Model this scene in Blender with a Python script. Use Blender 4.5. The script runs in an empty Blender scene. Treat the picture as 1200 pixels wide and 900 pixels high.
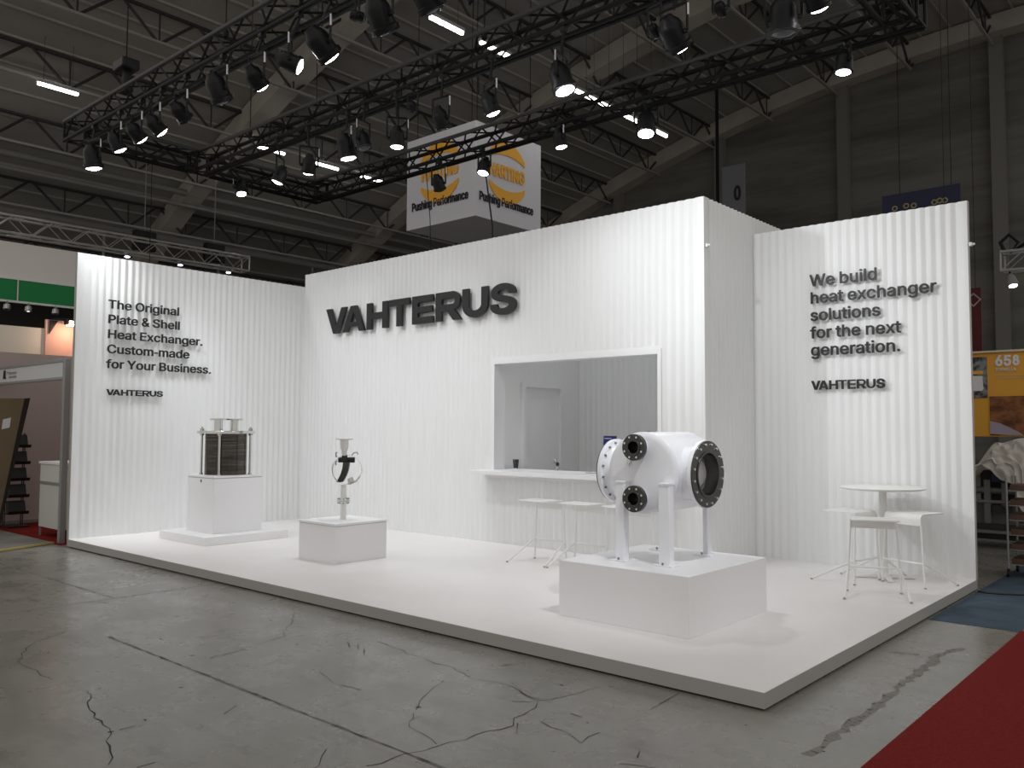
import bpy, math, random
from mathutils import Vector, Matrix, Euler
PI = math.pi
R = math.radians
SC = bpy.context.scene
COL = SC.collection
random.seed(7)

# ------------------------------------------------------------------ camera, world, exposure
cam = bpy.data.cameras.new('camera')
cam.sensor_fit = 'HORIZONTAL'; cam.sensor_width = 36.0
cam.lens = 988.6 / 1200 * 36
cam.clip_start = 0.05; cam.clip_end = 200
co = bpy.data.objects.new('camera', cam); COL.objects.link(co)
_y, _p, _r = R(41.2721), R(3.0747), R(0.2616)
fw = Vector((-math.sin(_y)*math.cos(_p), math.cos(_y)*math.cos(_p), math.sin(_p)))
rt = Vector((math.cos(_y), math.sin(_y), 0)); up = rt.cross(fw)
r2 = rt*math.cos(_r) + up*math.sin(_r); u2 = -rt*math.sin(_r) + up*math.cos(_r)
m = Matrix((r2, u2, -fw)).transposed().to_4x4(); m.translation = (2.191, -4.739, 1.637)
co.matrix_world = m
SC.camera = co
SC.view_settings.view_transform = 'Standard'
SC.view_settings.look = 'None'
SC.view_settings.gamma = 1.0
SC.view_settings.use_curve_mapping = False
SC.view_settings.exposure = 0.0

LAMP_W = 105.0            # each lit stage lamp
HALL_LED = 14.0           # emission of the hall's LED tubes
w = bpy.data.worlds.new('world'); SC.world = w; w.use_nodes = True
w.node_tree.nodes['Background'].inputs[0].default_value = (1.0, 0.97, 0.925, 1)
w.node_tree.nodes['Background'].inputs[1].default_value = 0.6

# ------------------------------------------------------------------ materials
def mat(name, color, rough=0.5, metal=0.0, emit=None, strength=0.0, trans=0.0, ior=1.45, alpha=1.0,
        noise=None, bump=None, spec=None):
    """noise = (scale xyz, second colour, contrast lo, hi); bump = (scale, strength)"""
    M = bpy.data.materials.new(name); M.use_nodes = True
    nt = M.node_tree; b = nt.nodes['Principled BSDF']
    c = tuple(color) + (1,)
    b.inputs['Base Color'].default_value = c
    b.inputs['Roughness'].default_value = rough
    b.inputs['Metallic'].default_value = metal
    b.inputs['IOR'].default_value = ior
    if spec is not None: b.inputs['Specular IOR Level'].default_value = spec
    if trans: b.inputs['Transmission Weight'].default_value = trans
    if alpha < 1: b.inputs['Alpha'].default_value = alpha
    if emit:
        b.inputs['Emission Color'].default_value = tuple(emit) + (1,)
        b.inputs['Emission Strength'].default_value = strength
    if noise or bump:
        tc = nt.nodes.new('ShaderNodeTexCoord')
    if noise:
        sc, c2, lo, hi = noise
        mp = nt.nodes.new('ShaderNodeMapping'); mp.inputs['Scale'].default_value = sc
        n = nt.nodes.new('ShaderNodeTexNoise'); n.inputs['Scale'].default_value = 1.0
        n.inputs['Detail'].default_value = 7; n.inputs['Roughness'].default_value = 0.62
        rp = nt.nodes.new('ShaderNodeValToRGB')
        rp.color_ramp.elements[0].position = lo; rp.color_ramp.elements[0].color = tuple(c2) + (1,)
        rp.color_ramp.elements[1].position = hi; rp.color_ramp.elements[1].color = c
        nt.links.new(tc.outputs['Object'], mp.inputs[0]); nt.links.new(mp.outputs[0], n.inputs['Vector'])
        nt.links.new(n.outputs[0], rp.inputs[0]); nt.links.new(rp.outputs[0], b.inputs['Base Color'])
    if bump:
        n2 = nt.nodes.new('ShaderNodeTexNoise'); n2.inputs['Scale'].default_value = bump[0]; n2.inputs['Detail'].default_value = 4
        bp = nt.nodes.new('ShaderNodeBump'); bp.inputs['Strength'].default_value = bump[1]; bp.inputs['Distance'].default_value = 0.01
        nt.links.new(tc.outputs['Object'], n2.inputs['Vector']); nt.links.new(n2.outputs[0], bp.inputs['Height'])
        nt.links.new(bp.outputs[0], b.inputs['Normal'])
    return M

def concrete():
    M = bpy.data.materials.new('worn_concrete'); M.use_nodes = True
    nt = M.node_tree; b = nt.nodes['Principled BSDF']; L = nt.links.new
    tc = nt.nodes.new('ShaderNodeTexCoord')
    def noise(scale, det, ro=0.6, mapscale=None):
        n = nt.nodes.new('ShaderNodeTexNoise'); n.inputs['Scale'].default_value = scale
        n.inputs['Detail'].default_value = det; n.inputs['Roughness'].default_value = ro
        if mapscale:
            mp = nt.nodes.new('ShaderNodeMapping'); mp.inputs['Scale'].default_value = mapscale; mp.inputs['Rotation'].default_value = (0, 0, 0.5)
            L(tc.outputs['Object'], mp.inputs[0]); L(mp.outputs[0], n.inputs['Vector'])
        else: L(tc.outputs['Object'], n.inputs['Vector'])
        return n
    def ramp(src, p0, c0, p1, c1):
        r = nt.nodes.new('ShaderNodeValToRGB'); e = r.color_ramp.elements
        e[0].position = p0; e[0].color = c0 + (1,); e[1].position = p1; e[1].color = c1 + (1,)
        L(src, r.inputs[0]); return r
    def mul(a, c, f=1.0):
        x = nt.nodes.new('ShaderNodeMix'); x.data_type = 'RGBA'; x.blend_type = 'MULTIPLY'; x.inputs[0].default_value = f
        L(a, x.inputs[6]); L(c, x.inputs[7]); return x.outputs[2]
    big = ramp(noise(0.55, 6).outputs[0], 0.35, (0.205, 0.197, 0.179), 0.66, (0.275, 0.266, 0.243))
    fine = ramp(noise(9, 9, 0.75).outputs[0], 0.3, (0.86, 0.855, 0.845), 0.62, (1, 1, 1))
    smear = ramp(noise(1.0, 6, 0.7, (1.2, 5.5, 1)).outputs[0], 0.28, (0.76, 0.75, 0.735), 0.47, (1, 1, 1))
    specks = ramp(noise(38, 3).outputs[0], 0.24, (0.45, 0.44, 0.42), 0.30, (1, 1, 1))
    c = mul(mul(mul(big.outputs[0], fine.outputs[0]), smear.outputs[0]), specks.outputs[0], 0.7)
    L(c, b.inputs['Base Color'])
    rr = ramp(noise(2.2, 5).outputs[0], 0.3, (0.20,)*3, 0.7, (0.38,)*3)
    L(rr.outputs[0], b.inputs['Roughness'])
    bp = nt.nodes.new('ShaderNodeBump'); bp.inputs['Strength'].default_value = 0.12; bp.inputs['Distance'].default_value = 0.01
    L(noise(14, 6).outputs[0], bp.inputs['Height']); L(bp.outputs[0], b.inputs['Normal'])
    return M

WHITE = mat('white_corrugated_sheet', (0.80, 0.81, 0.81), 0.42)
PLATFORM = mat('white_floor_board', (0.80, 0.775, 0.765), 0.33, noise=((0.8, 0.8, 0.8), (0.76, 0.735, 0.725), 0.35, 0.6))
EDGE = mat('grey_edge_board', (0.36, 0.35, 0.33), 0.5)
LAMINATE = mat('white_laminate', (0.82, 0.815, 0.83), 0.35)
LAQUER = mat('white_powder_coat', (0.80, 0.80, 0.78), 0.4)
VESSEL = mat('white_vessel_paint', (0.86, 0.87, 0.91), 0.27)
STEEL = mat('machined_dark_steel', (0.085, 0.085, 0.08), 0.3, 0.9)
BORE = mat('dark_bore_steel', (0.12, 0.12, 0.11), 0.28, 1.0)
CHROME = mat('polished_steel', (0.62, 0.61, 0.59), 0.16, 1.0)
BOLT = mat('bright_bolt_steel', (0.78, 0.78, 0.76), 0.25, 1.0)
DKBOLT = mat('zinc_bolt_steel', (0.25, 0.25, 0.27), 0.35, 1.0)
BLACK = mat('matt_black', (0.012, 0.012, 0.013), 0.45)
LETTER = mat('black_letter_acrylic', (0.014, 0.014, 0.015), 0.4)
RIG = mat('black_truss_coat', (0.005, 0.005, 0.005), 0.55, 0.0, spec=.22)
RIGTOP = mat('lighter_truss_edge', (0.035, 0.035, 0.035), 0.45, 0.2)  # slightly lighter tone for one top chord of each black truss
CAN = mat('black_lamp_housing', (0.006, 0.006, 0.007), 0.38, spec=.3)
GLINT = mat('bright_lamp_hardware', (0.55, 0.55, 0.58), 0.25, 0.9)
LENS = mat('lit_lens', (1, 1, 1), 0.3, emit=(1.0, 0.96, 0.95), strength=22)
LENSOFF = mat('dark_lens', (0.03, 0.03, 0.035), 0.1)
LED = mat('led_tube', (1, 1, 1), 0.3, emit=(1.0, 0.98, 0.94), strength=HALL_LED)
LEDBASE = mat('led_housing', (0.3, 0.3, 0.3), 0.5)
CONC = concrete()
CRACK = mat('dark_crack', (0.035, 0.033, 0.03), 0.9)  # flat dark colour for cracks, scuffs and chips
JOINT = mat('joint_filler', (0.20, 0.195, 0.18), 0.8, noise=((5, 5, 5), (0.06, 0.057, 0.052), 0.42, 0.56))
PATCH = mat('chipped_concrete', (0.21, 0.2, 0.185), 0.8, noise=((30, 30, 30), (0.055, 0.052, 0.046), 0.40, 0.47))
ROOF = mat('dark_roof_deck', (0.31, 0.295, 0.268), 0.9, noise=((0.5, 0.25, 0.5), (0.24, 0.228, 0.208), 0.35, 0.65))
BATTEN = mat('roof_batten', (0.33, 0.312, 0.284), 0.8)
RIBM = mat('concrete_rib', (0.42, 0.385, 0.34), 0.85, noise=((0.9, 0.9, 0.9), (0.34, 0.31, 0.275), 0.35, 0.65))
GABLE = mat('board_marked_wall', (0.17, 0.163, 0.145), 0.9, noise=((0.16, 1, 1.5), (0.095, 0.09, 0.08), 0.36, 0.60))
GCOL = mat('gable_post', (0.17, 0.163, 0.148), 0.85)
LATT = mat('dark_lattice_steel', (0.03, 0.028, 0.026), 0.7)
CHORD = mat('lit_tone_chord', (0.27, 0.257, 0.235), 0.7)  # lighter tone paints the light on the lattice bottom chords
PIPE = mat('grey_pipe', (0.20, 0.195, 0.185), 0.6)
ALU = mat('aluminium', (0.52, 0.51, 0.49), 0.35, 0.8)
ALUDK = mat('aluminium_profile', (0.30, 0.30, 0.295), 0.45, 0.3)
BANNER = mat('banner_fabric', (0.70, 0.69, 0.74), 0.8)
ORANGE = mat('logo_orange', (0.90, 0.45, 0.05), 0.7)
INK = mat('black_print', (0.02, 0.02, 0.028), 0.7)
RED = mat('red_carpet_pile', (0.20, 0.022, 0.02), 0.95, noise=((60, 60, 60), (0.155, 0.016, 0.014), 0.35, 0.65), bump=(240, 0.5), spec=.08)
BLUE = mat('blue_grey_carpet_pile', (0.085, 0.115, 0.15), 0.95, noise=((3, 3, 3), (0.06, 0.085, 0.11), 0.35, 0.65), bump=(240, 0.5), spec=.08)
GLASS = mat('clear_acrylic', (1, 1, 1), 0.02, trans=1.0, ior=1.12)
NAVY = mat('navy_print', (0.012, 0.014, 0.13), 0.4)
GREEN = mat('green_fascia_print', (0.008, 0.24, 0.065), 0.6)
GREYWALL = mat('grey_stand_wall', (0.80, 0.765, 0.73), 0.8)
CREAM = mat('cream_stand_wall', (0.74, 0.72, 0.64), 0.8)
PINK = mat('pink_stand_wall', (0.70, 0.45, 0.38), 0.8)
MAUVE = mat('mauve_stand_wall', (0.50, 0.42, 0.40), 0.8)
BROWN = mat('brown_hardboard', (0.20, 0.15, 0.085), 0.7, noise=((2, 2, 2), (0.165, 0.12, 0.066), 0.35, 0.65))
PAPER = mat('white_paper', (0.7, 0.7, 0.74), 0.6)
YEL = mat('yellow_edge_strip', (0.42, 0.34, 0.12), 0.6)
POSTER = mat('orange_poster', (0.82, 0.40, 0.045), 0.6)
BREAD = mat('bread_picture_print', (0.34, 0.13, 0.045), 0.6, noise=((3.2, 2, 5.5), (0.11, 0.032, 0.012), 0.40, 0.60))
PHOTO = mat('machine_picture_print', (0.26, 0.27, 0.28), 0.5, noise=((7, 7, 9), (0.03, 0.03, 0.03), 0.42, 0.56))
LILAC = mat('pale_cloth_print', (0.42, 0.36, 0.44), 0.6)
WRAP = mat('milky_plastic_film', (0.74, 0.69, 0.62), 0.35, alpha=0.84, bump=(30, 0.6))
MACH = mat('dull_machine_metal', (0.22, 0.215, 0.2), 0.45, 0.4)
MACHDK = mat('dark_machine_metal', (0.035, 0.034, 0.032), 0.5)
REDB = mat('red_banner_cloth', (0.075, 0.009, 0.012), 0.8)
RUST = mat('brown_tray', (0.10, 0.05, 0.035), 0.6)

# ------------------------------------------------------------------ mesh helper
class MB:
    def __init__(s): s.v = []; s.f = []; s.mi = []; s.cur = 0
    def _add(s, vs, fs):
        b = len(s.v); s.v += [Vector(v) for v in vs]
        for f in fs: s.f.append([i + b for i in f]); s.mi.append(s.cur)
    def box(s, x0, x1, y0, y1, z0, z1):
        s._add([(x, y, z) for z in (z0, z1) for y in (y0, y1) for x in (x0, x1)],
               [(0, 2, 3, 1), (4, 5, 7, 6), (0, 1, 5, 4), (2, 6, 7, 3), (0, 4, 6, 2), (1, 3, 7, 5)]); return s
    def prism(s, poly, a, b, axis='z'):
        n = len(poly)
        def P(p, h):
            return (p[0], p[1], h) if axis == 'z' else ((p[0], h, p[1]) if axis == 'y' else (h, p[0], p[1]))
        vs = [P(p, a) for p in poly] + [P(p, b) for p in poly]
        fs = [tuple(range(n))[::-1], tuple(range(n, 2*n))] + [(i, (i+1) % n, n + (i+1) % n, n + i) for i in range(n)]
        s._add(vs, fs); return s
    def _frame(s, d):
        d = Vector(d).normalized()
        a = Vector((0, 0, 1)) if abs(d.z) < 0.9 else Vector((1, 0, 0))
        u = d.cross(a).normalized(); return d, u, d.cross(u).normalized()
    def tube(s, p0, p1, r, n=8, r1=None):
        p0, p1 = Vector(p0), Vector(p1); d, u, v = s._frame(p1 - p0); r1 = r if r1 is None else r1
        c = [u*math.cos(2*PI*i/n) + v*math.sin(2*PI*i/n) for i in range(n)]
        s._add([p0 + q*r for q in c] + [p1 + q*r1 for q in c],
               [tuple(range(n))[::-1], tuple(range(n, 2*n))] + [(i, (i+1) % n, n+(i+1) % n, n+i) for i in range(n)]); return s
    def path(s, pts, r, n=8):
        pts = [Vector(p) for p in pts]; rings = []; k = len(pts)
        prev = None
        for i, p in enumerate(pts):
            t = (pts[min(i+1, k-1)] - pts[max(i-1, 0)]).normalized()
            if prev is None: _, u, v = s._frame(t)
            else:
                u = (prev - t*prev.dot(t)).normalized(); v = t.cross(u)
            prev = u
            rr = r
            rings.append([p + u*rr*math.cos(2*PI*j/n) + v*rr*math.sin(2*PI*j/n) for j in range(n)])
        vs = [q for rg in rings for q in rg]
        fs = [(i*n+j, i*n+(j+1) % n, (i+1)*n+(j+1) % n, (i+1)*n+j) for i in range(k-1) for j in range(n)]
        fs += [tuple(range(n))[::-1], tuple(range((k-1)*n, k*n))]
        s._add(vs, fs); return s
    def lathe(s, prof, o=(0, 0, 0), d=(0, 0, 1), n=24, cap=True):
        """prof: (radius, distance along d)"""
        o = Vector(o); d, u, v = s._frame(d); vs = []; k = len(prof)
        for r, h in prof:
            vs += [o + d*h + (u*math.cos(2*PI*j/n) + v*math.sin(2*PI*j/n))*max(r, 1e-4) for j in range(n)]
        fs = [(i*n+j, i*n+(j+1) % n, (i+1)*n+(j+1) % n, (i+1)*n+j) for i in range(k-1) for j in range(n)]
        if cap: fs += [tuple(range(n))[::-1], tuple(range((k-1)*n, k*n))]
        s._add(vs, fs); return s
    def ring(s, r0, r1, h0, h1, o, d, n=32):
        """a flat ring with a hole: inner radius r0, outer r1"""
        return s.lathe([(r0, h0), (r1, h0), (r1, h1), (r0, h1), (r0, h0)], o, d, n, cap=False)
    def bolts(s, o, d, rad, cnt, r, h, n=6, ph=0.0):
        d2, u, v = s._frame(d); o = Vector(o)
        for i in range(cnt):
            a = 2*PI*i/cnt + ph
            c = o + (u*math.cos(a) + v*math.sin(a))*rad
            s.tube(c, c + d2*h, r, n)
        return s
    def bolt_parts(s, name, material, parent, o, d, rad, cnt, r, h, n=6, ph=0.0):
        d2, u, v = s._frame(d); o = Vector(o)
        for i in range(cnt):
            a = 2*PI*i/cnt + ph; c = o + (u*math.cos(a) + v*math.sin(a))*rad
            MB().tube(c, c + d2*h, r, n).build(name, material, parent, 0, True)
    def sheet(s, grid, thick=0.0):
        """grid: rows of points; makes a two-sided shell when thick > 0 (along z)"""
        r, c = len(grid), len(grid[0]); vs = [Vector(p) for row in grid for p in row]
        fs = [(i*c+j, i*c+j+1, (i+1)*c+j+1, (i+1)*c+j) for i in range(r-1) for j in range(c-1)]
        s._add(vs, fs); return s
    def build(s, name, material, parent=None, bevel=0.0, world=False, sub=0):
        off = Vector((0, 0, 0))
        if world and parent:
            p = parent
            while p.parent: p = p.parent
            off = p.location
        me = bpy.data.meshes.new(name)
        me.from_pydata([tuple(v - off) for v in s.v], [], s.f)
        for mm in (material if isinstance(material, (list, tuple)) else [material]): me.materials.append(mm)
        me.polygons.foreach_set('material_index', s.mi)
        me.polygons.foreach_set('use_smooth', [True]*len(me.polygons))
        import bmesh
        bm = bmesh.new(); bm.from_mesh(me); bmesh.ops.recalc_face_normals(bm, faces=bm.faces); bm.to_mesh(me); bm.free()
        me.set_sharp_from_angle(angle=R(35))
        o = bpy.data.objects.new(name, me); COL.objects.link(o)
        if parent: o.parent = parent
        if bevel:
            b = o.modifiers.new('bevel', 'BEVEL'); b.width = bevel; b.segments = 2; b.limit_method = 'ANGLE'; b.harden_normals = False
        if sub:
            q = o.modifiers.new('sub', 'SUBSURF'); q.levels = sub; q.render_levels = sub
        return o

def tag(o, label=None, cat=None, group=None, kind=None):
    if label: o['label'] = label
    if cat: o['category'] = cat
    if group: o['group'] = group
    if kind: o['kind'] = kind
    return o
def thing(name, loc, label, cat, group=None, rz=0.0):
    o = bpy.data.objects.new(name, None); COL.objects.link(o)
    o.empty_display_size = 0.1
    o.location = loc; o.rotation_euler = (0, 0, rz)
    return tag(o, label, cat, group)
def struct(name, mb, material, label=None, cat=None, bevel=0.0):
    o = mb.build(name, material, bevel=bevel); return tag(o, label, cat, None, 'structure')
def copy_tree(o, parent=None):
    c = o.copy(); COL.objects.link(c); c.parent = parent
    for ch in list(o.children): copy_tree(ch, c)
    return c
def box(*a): return MB().box(*a)

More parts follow.
